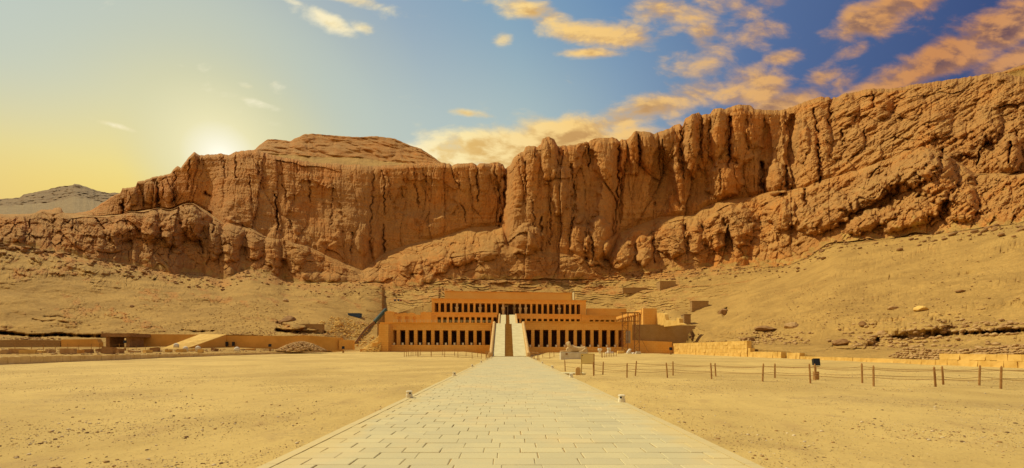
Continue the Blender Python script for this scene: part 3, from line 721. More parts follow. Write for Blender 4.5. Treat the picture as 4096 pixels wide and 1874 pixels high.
PATH_X, PATH_Y0, PATH_Y1 = 3.52, 2.0, 89.2

def build_path():
    m = MB(); m.box(-PATH_X, PATH_X, PATH_Y0, PATH_Y1, -.06, 0.036)
    path = m.build('path', BED); tag(path, 'long straight pale paved path leading to the temple ramp', kind='structure')
    for s in (-1, 1):
        k = MB(); rng = random.Random(s)
        y = PATH_Y0
        xo = []
        while y < PATH_Y1:
            xo.append((y, rng.uniform(-.012, .012))); y += 1.1
        xo.append((PATH_Y1, 0))
        a = s * (PATH_X - .003); 
        for (y0, o0), (y1, o1) in zip(xo[:-1], xo[1:]):
            x1 = s * (3.73 + o0); x2 = s * (3.73 + o1)
            p = [(a, y0 + .004, -.05), (x1, y0 + .004, -.05), (x2, y1 - .004, -.05), (a, y1 - .004, -.05)]
            q = [(a, y0 + .004, .062), (x1 - s * .02, y0 + .004, .058), (x2 - s * .02, y1 - .004, .058), (a, y1 - .004, .062)]
            k.hexa((p + q) if s > 0 else (p[::-1] + q[::-1]))
        o = k.build('kerb', PAVE, path)
    rng = random.Random(11)
    def paver_mesh(seed):
        r = random.Random(seed); bm = MB(); c = .018
        j = [(r.uniform(-.012, .012), r.uniform(-.016, .016)) for _ in range(4)]
        base = [(-.5, -.5), (.5, -.5), (.5, .5), (-.5, .5)]
        b0 = [(x + dx, y + dy, -.06) for (x, y), (dx, dy) in zip(base, j)]
        t0 = [(x + dx, y + dy, .044) for (x, y), (dx, dy) in zip(base, j)]
        t1 = [((x + dx) * (1 - 2 * c), (y + dy) * (1 - 3.5 * c), .052) for (x, y), (dx, dy) in zip(base, j)]
        bm.add(b0 + t0 + t1, [(0, 1, 5, 4), (1, 2, 6, 5), (2, 3, 7, 6), (3, 0, 4, 7), (4, 5, 9, 8), (5, 6, 10, 9), (6, 7, 11, 10), (7, 4, 8, 11), (8, 9, 10, 11)])
        return bm
    var = [paver_mesh(i).mesh('paver') for i in range(8)]
    far = MB(); rnd = []
    y = PATH_Y0; row = 0; count = 0
    while y < PATH_Y1 - .2:
        dep = rng.choice((.34, .36, .37, .38, .40)); dep = min(dep, PATH_Y1 - y)
        x = -PATH_X; off = (row % 2) * .34 + rng.uniform(0, .18); first = True
        yo = 0
        while x < PATH_X - .06:
            w = (off + .2 if first else rng.uniform(.60, .76)); first = False
            if PATH_X - (x + w) < .28: w = PATH_X - x
            gap = rng.uniform(.005, .013)
            cx, cy = x + w / 2, y + dep / 2; sx, sy = w - gap, dep - rng.uniform(.005, .014)
            dz = rng.uniform(-.005, .005)
            if y > 5.2 and count < 300:
                o = link('paver', var[rng.randrange(8)], path, (cx, cy, dz), PAVE); o.scale = (sx, sy, 1); count += 1
                o.rotation_euler.z = rng.uniform(-.003, .003)
            else:
                v = paver_mesh(rng.randrange(8)); far.add([(cx + a * sx, cy + bb * sy, c + dz) for a, bb, c in v.v], v.f); rnd += [rng.random()] * len(v.v)
            x += w
        y += dep; row += 1
    o = far.build('distant_pavers', PAVE, path); o['kind'] = 'stuff'
    at = o.data.attributes.new('rnd', 'FLOAT', 'POINT'); at.data.foreach_set('value', rnd)
build_path()

# ================================================================== stones
def rock_mesh(seed, sub=2, flat=.75, jag=.35):
    bm = bmesh.new(); bmesh.ops.create_icosphere(bm, subdivisions=sub, radius=.5)
    r = random.Random(seed); planes = [(Vector((r.uniform(-1, 1), r.uniform(-1, 1), r.uniform(-.7, 1))).normalized(), r.uniform(.26, .44)) for _ in range(9)]
    for v in bm.verts:
        for n, d in planes:
            k = v.co.dot(n)
            if k > d: v.co -= n * (k - d) * .92
        v.co += Vector((r.uniform(-1, 1), r.uniform(-1, 1), r.uniform(-1, 1))) * .02 * jag / .35
        v.co.z *= flat
    me = bpy.data.meshes.new('stone'); bm.to_mesh(me); bm.free(); return me
ROCKS = [rock_mesh(i, 3) for i in range(8)]
ROCKS_LO = [rock_mesh(100 + i, 1) for i in range(8)]
def me_arrays(me):
    return [tuple(v.co) for v in me.vertices], [tuple(p.vertices) for p in me.polygons]
LO = [me_arrays(m) for m in ROCKS_LO]
LO_NP = [(np.array(v), np.array(f)) for v, f in LO]

def scatter_mesh(name, items, mat, label, kind='stuff'):
    """items: (x,y,z,size,flat) joined in one mesh"""
    rng = np.random.default_rng(len(items) + 3)
    VV = []; FF = []; n = 0
    for i, (x, y, z, s, fl) in enumerate(items):
        v, f = LO_NP[i % 8]; a = rng.uniform(0, 6.28); c, q = math.cos(a), math.sin(a); k = rng.uniform(.7, 1.35)
        w = np.empty_like(v); w[:, 0] = (v[:, 0] * c * k - v[:, 1] * q) * s + x; w[:, 1] = (v[:, 0] * q * k + v[:, 1] * c) * s + y; w[:, 2] = v[:, 2] * s * fl + z
        VV.append(w); FF.append(f + n); n += len(v)
    V = np.concatenate(VV); Fc = np.concatenate(FF)
    me = bpy.data.meshes.new(name)
    me.vertices.add(len(V)); me.vertices.foreach_set('co', V.reshape(-1).astype(np.float32))
    me.loops.add(Fc.size); me.loops.foreach_set('vertex_index', Fc.reshape(-1).astype(np.int32))
    me.polygons.add(len(Fc)); me.polygons.foreach_set('loop_start', np.arange(0, Fc.size, 3, dtype=np.int32)); me.update(calc_edges=True)
    o = link(name, me, mat=mat)
    return tag(o, label, kind=kind)

def build_pebbles():
    rng = random.Random(5)
    bins = {0: [], 1: [], 2: []}
    gx, gy = np.meshgrid(np.arange(100) * .5, np.arange(400) * .5); PD = np.clip(.45 + 1.1 * fbm(gy / 5, gx / 3.5, 3, 71), .06, 1).tolist()
    for i in range(60000):
        D = 5.5 * (45 / 5.5) ** (rng.random() ** .8); u = rng.uniform(-1.3, 1.3); x = u * D
        if abs(x) < 3.85: continue
        if rng.random() > PD[int((x + 80) * 2) % 400][int(D * 2) % 100]: continue
        s = min(.085, .010 + .008 * rng.paretovariate(2.1))
        if D > 18 and s < .03: s *= 1.7
        k = rng.random(); b_ = 0 if k < .30 else 1 if k < .55 else 2
        bins[b_].append((x, D, gzf(x, D) - .012 + .05 * 0 + s * .1, s, .7))
    def zfix(it):
        a = np.array(it); near = np.clip((np.abs(a[:, 0]) - 3.85) / .8, 0, 1)
        a[:, 2] += near * (0.05 * fbm(a[:, 0] / 3.5, a[:, 1] / 3.5, 3, 5) + .018 * fbm(a[:, 0] / .6, a[:, 1] / .6, 2, 9)) - (1 - near) * .05
        return [tuple(r) for r in a]
    scatter_mesh('dark_pebbles', zfix(bins[0]), PEB_D, 'dark small stones strewn over the court sand')
    scatter_mesh('pale_pebbles', zfix(bins[1]), PEB_W, 'pale small stones strewn over the court sand')
    scatter_mesh('tan_pebbles', zfix(bins[2]), PEB_T, 'tan small stones strewn over the court sand')
build_pebbles()
# ================================================================== temple
KS = 0.105; FY = 115.0
def W(lx, d, z): return (lx, FY + d + KS * lx, z)
def loc(x, y, d):
    """photo position on the temple plane set back by d -> local x, height"""
    a = (x - CX) / F; D = (FY + d) / (1 - KS * a)
    return a * D, CH + (CY - y) / F * D
def lx_(x, d): return loc(x, 1394, d)[0]

temple = empty('temple', (0, FY, 1.0), 'three terraced sandstone temple with colonnades and a central ramp under the cliffs', 'temple')
Z1, Z2 = 8.6, 15.9          # floors of the middle and upper terraces

def tbox(name, x0, x1, d0, d1, z0, z1, mat=TEMPLE, parent=temple):
    m = MB(); m.box(x0, x1, d0, d1, z0, z1, W); return m.build(name, mat, parent)

def pillar_mesh(w, dep, h, cap=0):
    m = MB()
    f = lambda x, d, z: (x, d + KS * x, z)
    m.box(-w / 2, w / 2, 0, dep, 0, h, f)
    if cap: m.box(-w / 2 - .12, w / 2 + .12, -.06, dep + .06, h - cap, h, f)
    return m.mesh('pillar')

def place(name, me, lx, d, z, mat=TEMPLE, parent=temple):
    w = Vector(W(lx, d, z)) - parent.location
    return link(name, me, parent, tuple(w), mat)

# ---- lower terrace
def lower_wing(px0, px1, open0, pitch, n, zb, zt, ztop, side):
    xa, xb = lx_(px0, 0), lx_(px1, 0)
    p0 = lx_(open0, 0); pit = (lx_(open0 + pitch * n, 0) - p0) / n
    pw = pit * .37; me = pillar_mesh(pw, .95, zt - zb)
    for i in range(n):
        cx = p0 + pit * i + (pit - pw / 2)
        place('pillar', me, cx, 0, zb)
    # solid piers at the ends
    tbox('pier', xa, p0, 0, 11, zb - 1.6, zt)
    tbox('pier', p0 + pit * n + (pit - pw), xb, 0, 11, zb - 1.6, zt)
    tbox('podium', xa - .05, xb + .05, -1.6, 11.1, -.5, zb)
    tbox('back_wall', xa + .1, xb - .1, 10.2, 11.2, zb, zt, TEMPLE_SHADE)
    tbox('roof_slab', xa, xb, .9, 11.9, zt + .02, ztop - .12)
    # architrave in courses, torus and cornice
    tbox('architrave', xa, xb, -.02, .9, zt, zt + (ztop - zt) * .55)
    tbox('frieze', xa, xb, -.10, .9, zt + (ztop - zt) * .55, zt + (ztop - zt) * .74)
    m = MB(); z0 = zt + (ztop - zt) * .74; hh = ztop - z0
    prof = [(-.10, z0), (-.20, z0 + hh * .12), (-.20, z0 + hh * .22), (-.14, z0 + hh * .3), (-.20, z0 + hh * .6), (-.42, z0 + hh * .88), (-.42, ztop), (1.0, ztop), (1.0, z0)]
    pts = [W(xa, d, z) for d, z in prof] + [W(xb, d, z) for d, z in prof]; k = len(prof)
    m.add(pts, [tuple(range(k)), tuple(range(2 * k - 1, k - 1, -1))] + [(i, i + k, (i + 1) % k + k, (i + 1) % k) for i in range(k)])
    m.build('cornice', TEMPLE, temple)
    return p0, pit, pw
zb = loc(1750, 1381, 0)[1]; zt = loc(1750, 1322, 0)[1]; zc = loc(1750, 1292, 0)[1]
LW = lower_wing(1521, 1966, 1564.5, 34.1, 11, zb, zt, zc, -1)
zbr = loc(2300, 1389, 0)[1]; ztr = loc(2300, 1320.5, 0)[1]; zcr = loc(2300, 1287, 0)[1]
RW = lower_wing(2098, 2512, 2103.5, 33.65, 11, zbr, ztr, zcr, 1)
Z1 = 8.45
# terrace mass behind the wings
tbox('terrace_fill', lx_(1524, 0), lx_(2508, 0), 11.95, 60, 2, Z1 - .1)
# left end tower of masonry, stepped
x0 = lx_(1516, -4); tbox('end_wall', x0, lx_(1554, -4), -4.2, 8.6, -.5, loc(1530, 1297, -4)[1])
tbox('end_wall', lx_(1489, -4.5), x0 - .01, -4.4, 6, -.5, loc(1500, 1372, -4)[1])
tbox('end_wall', lx_(1441, -4.5), lx_(1489, -4.5) - .01, -4.6, 5, -.5, loc(1450, 1397, -4)[1])
# painted relief on the right pier
def relief_mat():
    m, nb, p = material('faded_relief', 0.9); g = pos(nb)
    c = nb.mix(nb.mr(nb.noise(g, 2.2, 5, .6), .4, .62), (0.42, 0.36, 0.27), (0.28, 0.27, 0.24)); nb.put(p.inputs['Base Color'], c); return m
RELIEF = relief_mat()
tbox('relief_panel', lx_(2503, 0), lx_(2521, 0), -.16, -.02, loc(2510, 1374, 0)[1], loc(2510, 1324, 0)[1], RELIEF)
tbox('pier', lx_(2512.3, 0), lx_(2529, 0), -.05, 7, 0, loc(2520, 1288, 0)[1])

# ---- middle terrace colonnade
def upper_row(px0, px1, d, open0, pitch, n, zfloor, zt, ztop, skip=(), dep=.8, ow=.64, back=6.0):
    xa, xb = lx_(px0, d), lx_(px1, d)
    p0 = lx_(open0, d); pit = (lx_(open0 + pitch * n, d) - p0) / n; pw = pit * (1 - ow)
    me = pillar_mesh(pw, dep, zt - zfloor)
    xsn = []
    for i in range(n):
        if i in skip: continue
        cx = p0 + pit * i + pit - pw / 2
        place('pillar', me, cx, d, zfloor); xsn.append(cx)
    tbox('pier', xa, p0, d, d + back, zfloor, zt)
    if xb > p0 + pit * n + (pit - pw) + .05: tbox('pier', p0 + pit * n + (pit - pw), xb, d, d + back, zfloor, zt)
    tbox('back_wall', xa + .1, xb - .1, d + back, d + back + 1, zfloor, zt, TEMPLE_SHADE)
    tbox('roof_slab', xa + .05, xb - .05, d + .8, d + back + 1, zt + .02, ztop - .1)
    hh = ztop - zt
    tbox('architrave', xa, xb, d - .03, d + .8, zt, zt + hh * .55)
    tbox('frieze', xa, xb, d - .12, d + .8, zt + hh * .55, zt + hh * .8)
    tbox('cornice', xa - .15, xb + .15, d - .38, d + .9, zt + hh * .8, ztop)
    return xsn, p0, pit, pw
za = loc(1850, 1268.5, 60)[1]; zb2 = loc(1850, 1250.5, 60)[1]
upper_row(1722, 1989, 60, 1726.5, 22.47, 11, Z1, za, zb2)
zar = loc(2200, 1276, 60)[1]; zbr2 = loc(2200, 1257, 60)[1]
upper_row(2062, 2326, 60, 2063, 22.1, 11, Z1, zar, zbr2)
upper_row(2326.6, 2478, 60, 2359, 21.4, 5, Z1, loc(2400, 1280, 60)[1], loc(2400, 1261, 60)[1], ow=.66)
Z2 = min(zb2, zbr2) - .6
tbox('terrace_fill', lx_(1727, 66), lx_(2340, 66), 67.05, 95, Z1, Z2)

# ---- upper terrace colonnade with figures
D3 = 66
zt3 = loc(2043, 1215.5, D3)[1]; zc3 = loc(2043, 1198, D3)[1]
tbox('terrace_floor', lx_(1726, 62), lx_(2342, 62), 61.0, 73, Z2 - .02, Z2 + .12)
lp = lx_(1738.4, D3); pit3 = (lx_(2310, D3) - lp) / 25.15; pw3 = pit3 * .36
me3 = pillar_mesh(pw3, .8, zt3 - Z2); p3x = []
for i in range(25):
    cx = lp + pit3 * i + pit3 - pw3 / 2
    if i == 12: continue          # the wider doorway bay
    off = 0
    if i == 11: off = .05
    place('pillar', me3, cx + off, D3, Z2 + .12); p3x.append(cx)
xa, xb = lx_(1727, D3), lx_(2344, D3)
tbox('pier', xa, lp, D3, D3 + 6, Z2 + .12, zt3); tbox('pier', lp + pit3 * 25 + (pit3 - pw3), xb, D3, D3 + 6, Z2 + .12, zt3)
tbox('back_wall', xa + .1, xb - .1, D3 + 6, D3 + 7, Z2 + .12, zt3, TEMPLE_SHADE)
tbox('roof_slab', xa + .05, xb - .05, D3 + .8, D3 + 7, zt3 + .02, zc3 - .1)
h3 = zc3 - zt3
tbox('architrave', xa, xb, D3 - .03, D3 + .8, zt3, zt3 + h3 * .5); tbox('frieze', xa, xb, D3 - .14, D3 + .8, zt3 + h3 * .5, zt3 + h3 * .8)
tbox('cornice', xa - .2, xb + .2, D3 - .45, D3 + .9, zt3 + h3 * .8, zc3)
# doorway of the sanctuary
dx0, dx1 = lx_(2018, D3 + 4), lx_(2032, D3 + 4)
GRANITE = simple_mat('pale_granite', (0.52, 0.43, 0.31), (0.40, 0.32, 0.22), 2.0)
door = tbox('doorway', dx0 - .1, dx1 + .1, D3 + 3.6, D3 + 4.2, zt3 - 1.0, zt3 - .25, GRANITE)
for a, bb in ((dx0 - .1, dx0 + .32), (dx1 - .32, dx1 + .1)):
    m = MB(); m.box(a, bb, D3 + 3.61, D3 + 4.19, Z2 + .12, zt3 - 1.0, W); m.build('door_jamb', GRANITE, door, org=(0, FY, 1.0))
# rear wall of the upper court, battered
m = MB(); zw = loc(2043, 1171, 84)[1]
xl0, xl1 = lx_(1776, 84), lx_(2290, 84)
m.hexa([W(xl0, 82.5, Z2), W(xl1, 82.5, Z2), W(xl1, 90, Z2), W(xl0, 90, Z2), W(xl0 + .4, 84, zw), W(xl1 - .2, 84, zw), W(xl1 - .2, 86, zw), W(xl0 + .4, 86, zw)])
m.build('rear_wall', temple_mat('rendered_wall', (0.84, 0.50, 0.13), (0.80, 0.46, 0.11), (0.74, 0.42, 0.10), 6, 3), temple)
tbox('coping', xl0 + .2, xl1, 83.7, 86.2, zw, zw + .28)
# pale sunlit end return of the rear wall
m = MB(); m.box(xl1 - .15, xl1 + .45, 79, 86, Z2, zw + .1, W); m.build('end_return', RAMPM, temple)
# right hand side wall behind the middle colonnade
tbox('side_wall', lx_(2347, 70), lx_(2506, 70), 70, 71.2, Z1, loc(2430, 1235, 70)[1], TEMPLE)

# statues of the king against pillars
def statue_mesh():
    m = MB(); h = zt3 - Z2 - .35
    m.loft([(0, 0, 0, .42, .34, .7), (.10 * h, 0, 0, .42, .34, .7), (.12 * h, 0, .02, .30, .26, .9), (.40 * h, 0, .02, .37, .28, .9), (.58 * h, 0, 0, .47, .32, .9),
            (.66 * h, 0, 0, .60, .34, .85), (.705 * h, 0, 0, .56, .30, .9), (.735 * h, 0, 0, .25, .22, 1), (.75 * h, 0, 0, .33, .27, 1), (.80 * h, 0, 0, .31, .28, 1), (.835 * h, 0, 0, .30, .27, .9),
            (.85 * h, 0, 0, .27, .25, 1), (.93 * h, 0, 0, .24, .22, 1), (1.0 * h, 0, 0, .11, .10, 1)], 12, 'z')
    m.box(-.42, .42, -.40, -.18, .55 * h, .62 * h)     # crossed arms
    return m.mesh('statue', smooth=False)
sm = statue_mesh()
for px in (1824.5, 1916, 2006, 2044.5, 2066.5, 2090, 2112, 2247):
    lx = min(p3x, key=lambda q: abs(q - lx_(px, D3)))
    st = place('statue', sm, lx, D3 - .5, Z2 + .12, SPHINXM); st.scale = (1.35, 1.2, 1.0)

# ---- left chapel ruin on the middle terrace
dC = 38
def cz(y): return loc(1630, y, dC)[1]
tbox('chapel_wall', lx_(1539, dC), lx_(1576, dC), dC, dC + 8, Z1 - .2, cz(1249))
tbox('chapel_wall', lx_(1682, dC), lx_(1725, dC), dC, dC + 9, Z1 - .2, cz(1250))
tbox('chapel_wall', lx_(1576, dC) + .01, lx_(1682, dC) - .01, dC + 4.5, dC + 5.5, Z1 - .2, cz(1258), TEMPLE)
for a, c in ((1576, 1590), (1606, 1620), (1634, 1652), (1664, 1682)):
    tbox('chapel_pillar', lx_(a, dC) + .02, lx_(c, dC) - .02, dC, dC + .9, Z1 - .2, cz(1266))
tbox('chapel_lintel', lx_(1577, dC), lx_(1681, dC), dC + .02, dC + .88, cz(1266), cz(1259))
tbox('chapel_lintel', lx_(1600, dC), lx_(1660, dC), dC + .1, dC + .8, cz(1259), cz(1254))
tbox('parapet', lx_(1554, 2), lx_(1966, 2), .95, 1.35, Z1 - .1, Z1 + .25)
for k, (a, c, yt) in enumerate(((1545, 1560, 1246), (1562, 1570, 1247), (1690, 1700, 1247), (1640, 1650, 1251), (1612, 1622, 1252), (1708, 1716, 1248))):
    tbox('loose_block', lx_(a, dC), lx_(c, dC), dC + .3, dC + 1.5, cz((1249, 1249, 1250, 1254, 1254, 1250)[k]), cz(yt))

# ---- ramps
def rx(D): return -.22 - .0115 * (D - 88)
RA = dict(y0=89.3, y1=116.4, z0=0.02, z1=Z1 + .05, half=3.55, st=(-1.02, .78))
RB = dict(y0=150., y1=176., z0=Z1, z1=Z2 + .1, half=2.95, st=(-.8, .62))
def build_ramp(r, nsteps, hb):
    y0, y1, z0, z1, h = r['y0'], r['y1'], r['z0'], r['z1'], r['half']; s0, s1 = r['st']
    c0, c1 = rx(y0), rx(y1)
    def slope(a, bb, lift0, name, mat, lift1=None, parent=temple):
        m = MB(); l1 = lift0 if lift1 is None else lift1
        m.hexa([(a + c0, y0, z0 - .4), (bb + c0, y0, z0 - .4), (bb + c1, y1, z0 - .4), (a + c1, y1, z0 - .4), (a + c0, y0, z0 + lift0), (bb + c0, y0, z0 + lift0), (bb + c1, y1, z1 + l1), (a + c1, y1, z1 + l1)])
        return m.build(name, mat, parent)
    core = slope(-h, h, -.16, 'ramp', STEPM)
    for a, bb in ((-h + .01, s0), (s1, h - .01)):
        m = MB(); m.hexa([(a + c0, y0 - .02, z0 - .1), (bb + c0, y0 - .02, z0 - .1), (bb + c1, y1, z1 - .1), (a + c1, y1, z1 - .1), (a + c0, y0 - .02, z0 + .14), (bb + c0, y0 - .02, z0 + .14), (bb + c1, y1, z1 + .14), (a + c1, y1, z1 + .14)])
        m.build('sloped_lane', RAMPM, core, org=(0, FY, 1.0))
    run = (y1 - y0) / nsteps; rise = (z1 - z0) / nsteps
    ms = MB(); ms.box(s0 + .01, s1 - .01, 0, run + .10, -.28, rise * 1.02)
    me = ms.mesh('step')
    for i in range(nsteps):
        yy = y0 + run * i
        link('step', me, core, (rx(yy), yy - FY, z0 + rise * i - 1.0 - .05), STEPM)
    # balustrades with rounded tops
    for s in (-1, 1):
        m = MB(); xc = s * (h + .42); w = .36
        prof = [(-w, -1.2), (w, -1.2), (w, hb * .55)] + [(w * math.cos(t), hb * .55 + .36 * math.sin(t)) for t in np.linspace(.25, math.pi - .25, 7)] + [(-w, hb * .55)]
        pts = []
        segs = 9
        for i in range(segs + 1):
            t = i / segs; yy = y0 - .5 + (y1 - y0 + .5) * t; z = z0 + (z1 - z0) * max(0, (yy - y0)) / (y1 - y0); cc = rx(yy)
            pts += [(xc + cc + px, yy, max(z + pz, -.3)) for px, pz in prof]
        k = len(prof)
        fs = [tuple(range(k)), tuple(range(segs * k + k - 1, segs * k - 1, -1))]
        for i in range(segs): fs += [(i * k + j, (i + 1) * k + j, (i + 1) * k + (j + 1) % k, i * k + (j + 1) % k) for j in range(k)]
        m.add(pts, fs); m.build('balustrade', BALM, core, org=(0, FY, 1.0))
        m = MB(); xg = s * (h + .03)
        m.hexa([(xg - .05 + c0, y0, z0), (xg + .05 + c0, y0, z0), (xg + .05 + c1, y1, z1), (xg - .05 + c1, y1, z1), (xg - .05 + c0, y0, z0 + .32), (xg + .05 + c0, y0, z0 + .32), (xg + .05 + c1, y1, z1 + .32), (xg - .05 + c1, y1, z1 + .32)])
        m.build('inner_kerb', STEPM, core, org=(0, FY, 1.0))
        if y0 < 100:
            m = MB(); m.loft([(-.45, xc + c0, y0 - .55, .42, .42, .8), (.35, xc + c0, y0 - .55, .44, .44, .8), (.8, xc + c0, y0 - .5, .42, .42, .85), (1.0, xc + c0, y0 - .45, .3, .3, 1)], 12, 'z')
            m.build('newel', BALM, core, org=(0, FY, 1.0))
build_ramp(RA, 46, .62)
build_ramp(RB, 40, .6)

# ---- row of columns along the right edge of the middle terrace
def col_mesh(h):
    m = MB(); m.loft([(0, 0, 0, .62, .62, 1), (.18, 0, 0, .62, .62, 1), (.19, 0, 0, .46, .46, 1), (h - .3, 0, 0, .40, .40, 1), (h - .29, 0, 0, .55, .55, .4), (h, 0, 0, .55, .55, .4)], 16, 'z'); return m.mesh('column')
cm = col_mesh(4.1)
for i in range(13):
    yy = 128.5 + i * 2.35; link('column', cm, temple, (39.8, yy - FY, Z1 - 1.0), TEMPLE)
m = MB(); m.box(39.2, 40.4, 127.6, 158, Z1 + 4.1, Z1 + 5.0); m.build('column_architrave', TEMPLE, temple)
m = MB(); m.box(42.8, 43.6, 127, 160, Z1 - .2, Z1 + 5.2); m.build('column_back_wall', TEMPLE_SHADE, temple)
m = MB(); m.box(39.3, 43.4, 126.2, 127.4, Z1 - .2, Z1 + 5.2); m.build('column_end_wall', TEMPLE, temple)
m = MB(); m.box(40.41, 43.0, 127.4, 158, Z1 + 4.3, Z1 + 4.9); m.build('column_roof', TEMPLE_SHADE, temple)

# ================================================================== walls round the courts
# rough retaining wall right of the temple
t = empty('retaining_wall', (36, 121, 1), 'tall rough brick retaining wall right of the scaffolding', 'wall')
m = MB(); xr0, xr1 = 33.6, 50
m.prism([(xr0, .2), (50.6, .2), (49.6, 3.2), (50.5, 6.0), (52.8, 8.25), (xr0, 8.35)], 120.6, 123); m.build('masonry_face', BRICKW, t)
m = MB(); m.prism([(xr0, -.2), (45.8, -.2), (45.4, 3.6), (xr0, 4.1)], 119.7, 120.58); m.build('plaster_face', TEMPLE, t)
m = MB(); m.box(xr0, 42.6, 121, 134, 7.9, Z1 + .1); m.build('terrace_edge', BRICKW, t)

# broken sunlit wall on the edge of that terrace
t = empty('ruined_wall', (43, 118, Z1), 'bright broken stub of wall on top of the brick retaining wall', 'wall')
pr = [(109.0, 7.9), (111.0, 8.4), (111.3, 9.6), (112.6, 9.9), (113.0, 9.1), (116.0, 9.4), (119.5, 9.7), (120.2, 11.4), (121.2, 11.8), (126.0, 12.3), (134.0, 12.5), (134.0, 7.9)]
m = MB(); n = len(pr)
pts = [(44.2 - (y - 109) * .06, y, z) for y, z in pr] + [(45.2 - (y - 109) * .06, y, z) for y, z in pr]
m.add(pts, [tuple(range(n)), tuple(range(2 * n - 1, n - 1, -1))] + [(i, i + n, (i + 1) % n + n, (i + 1) % n) for i in range(n)])
m.build('wall_face', WALLM, t)

BLK = []
for i in range(6):
    r = random.Random(i); m = MB(); m.box(-.5, .5, -.5, .5, -.5, .5)
    m.v = [(x + r.uniform(-.035, .035), y + r.uniform(-.06, .06), z + r.uniform(-.045, .045)) for x, y, z in m.v]
    me = m.mesh('block'); BLK.append(me)
_BC = {}
def blk(i, mat):
    k = (i, mat.name)
    if k not in _BC:
        me = BLK[i].copy(); me.materials.clear(); me.materials.append(mat); _BC[k] = me
    return _BC[k]
def block_run(thing, p0, p1, z0a, z0b, hts, blen, thick, seed, mat=WALLM, drop_end=0):
    """a wall of single blocks from p0 to p1 in courses; hts = course heights"""
    rng = random.Random(seed); L = math.hypot(p1[0] - p0[0], p1[1] - p0[1]); an = math.atan2(p1[1] - p0[1], p1[0] - p0[0])
    zoff = 0
    for c, h in enumerate(hts):
        s = -rng.uniform(0, blen * .5)
        while s < L - .05:
            w = blen * rng.uniform(.72, 1.3); a = max(s, 0); e = min(s + w, L)
            if e - a > .12:
                t_ = (a + e) / 2 / L
                z = z0a + (z0b - z0a) * t_ + zoff + h / 2
                x = p0[0] + (p1[0] - p0[0]) * t_; y = p0[1] + (p1[1] - p0[1]) * t_
                o = link('block', blk(rng.randrange(6), mat), thing, (x - thing.location.x, y - thing.location.y, z - thing.location.z), mat)
                o.rotation_euler.z = an + rng.uniform(-.012, .012); o.scale = ((e - a) * .965, thick * rng.uniform(.94, 1.05), h * rng.uniform(.95, .99))
            s += w
        zoff += h
PALEW = simple_mat('pale_wall_block', (0.74, 0.57, 0.28), (0.62, 0.45, 0.19), 1.2, 0.9, 0.5, 0.03)
# left court wall: one course of upright blocks, low into the distance
lw = [(-61, 34), (-56, 46), (-54.6, 56.5), (-53, 72.5), (-48.4, 87), (-43.4, 110.5)]
hts = [.95, .86, .72, .52, .38, .25]
t = empty('left_court_wall', (-55, 60, 0), 'long low wall of upright pale blocks along the left side of the court', 'wall')
for i in range(len(lw) - 1):
    (xa, ya), (xb, yb) = lw[i], lw[i + 1]
    n = 3
    for k in range(n):
        f0, f1 = k / n, (k + 1) / n
        pa = (xa + (xb - xa) * f0, ya + (yb - ya) * f0); pb = (xa + (xb - xa) * f1, ya + (yb - ya) * f1)
        hh = hts[i] + (hts[i + 1] - hts[i]) * (f0 + f1) / 2
        block_run(t, pa, pb, gzf(*pa) - .08, gzf(*pb) - .08, [hh + .08], .62 if i < 3 else .8, .5, i * 7 + k, PALEW)
# right court walls
t = empty('right_court_wall', (46, 100, 0), 'sunlit wall of yellow blocks in several courses below the right scree', 'wall')
block_run(t, (46.0, 126), (46.3, 82.5), -.05, .05, [.85, .8, .8, .75], 1.5, .9, 3)
for k, (y, hh) in enumerate(((81.8, 1.9), (81.0, 1.2))):
    o = link('block', BLK[k], t, (.35, y - 100, hh / 2 - .1), WALLM); o.scale = (.9, .8, hh)
t = empty('low_court_wall', (46.6, 60, 0), 'very low row of yellow blocks along the right edge of the court', 'wall')
block_run(t, (46.3, 80.4), (46.5, 72.5), -.1, -.1, [1.25], 1.1, .9, 21)
block_run(t, (46.5, 71), (46.6, 68), -.1, -.1, [1.15], 1.0, .9, 22)
block_run(t, (46.6, 67.9), (46.8, 46), -.1, -.1, [.62], .75, .8, 23)
block_run(t, (46.8, 46), (47.2, 31), -.1, -.1, [.7, .62], .95, .9, 24)
# ================================================================== things in the court
def ground_pt(px, D):
    x = (px - CX) / F * D; return x, D, gzf(x, D) - .01

# ---- low bollard lamps along the path
def bollard(x, y, label, side):
    t = empty('bollard_lamp', (x, y, .055), label, 'bollard lamp', 'bollard lamps along the path edges')
    m = MB(); m.loft([(0, 0, 0, .115, .115, .8), (.10, 0, 0, .112, .112, .8), (.105, 0, 0, .098, .098, .85), (.19, 0, 0, .094, .094, .85)], 16, 'z')
    link('body', m.mesh('body', smooth=False), t, mat=CONC)
    m = MB(); m.loft([(.191, 0, 0, .108, .108, .85), (.225, 0, 0, .108, .108, .85), (.235, 0, 0, .09, .09, .9)], 16, 'z'); link('cap', m.mesh('cap'), t, mat=CONC)
    m = MB(); m.box(-.032, .032, -.103, -.085, .13, .185)
    o = link('lens', m.mesh('lens'), t, mat=GLASS_D); o.rotation_euler.z = side * .5
    return t
ordn = ['nearest', 'second nearest', 'third nearest', 'fourth nearest', 'fifth nearest', 'sixth nearest']
for i, D_ in enumerate((15.07, 27, 39.7, 51.5, 65, 79)):
    bollard(-3.6, D_, f'{ordn[i]} stubby pale bollard lamp on the left kerb of the path', 1)
for i, D_ in enumerate((13.8, 25.3, 36.8, 48.5, 61, 75)):
    bollard(3.6, D_, f'{ordn[i]} stubby pale bollard lamp on the right kerb of the path', -1)

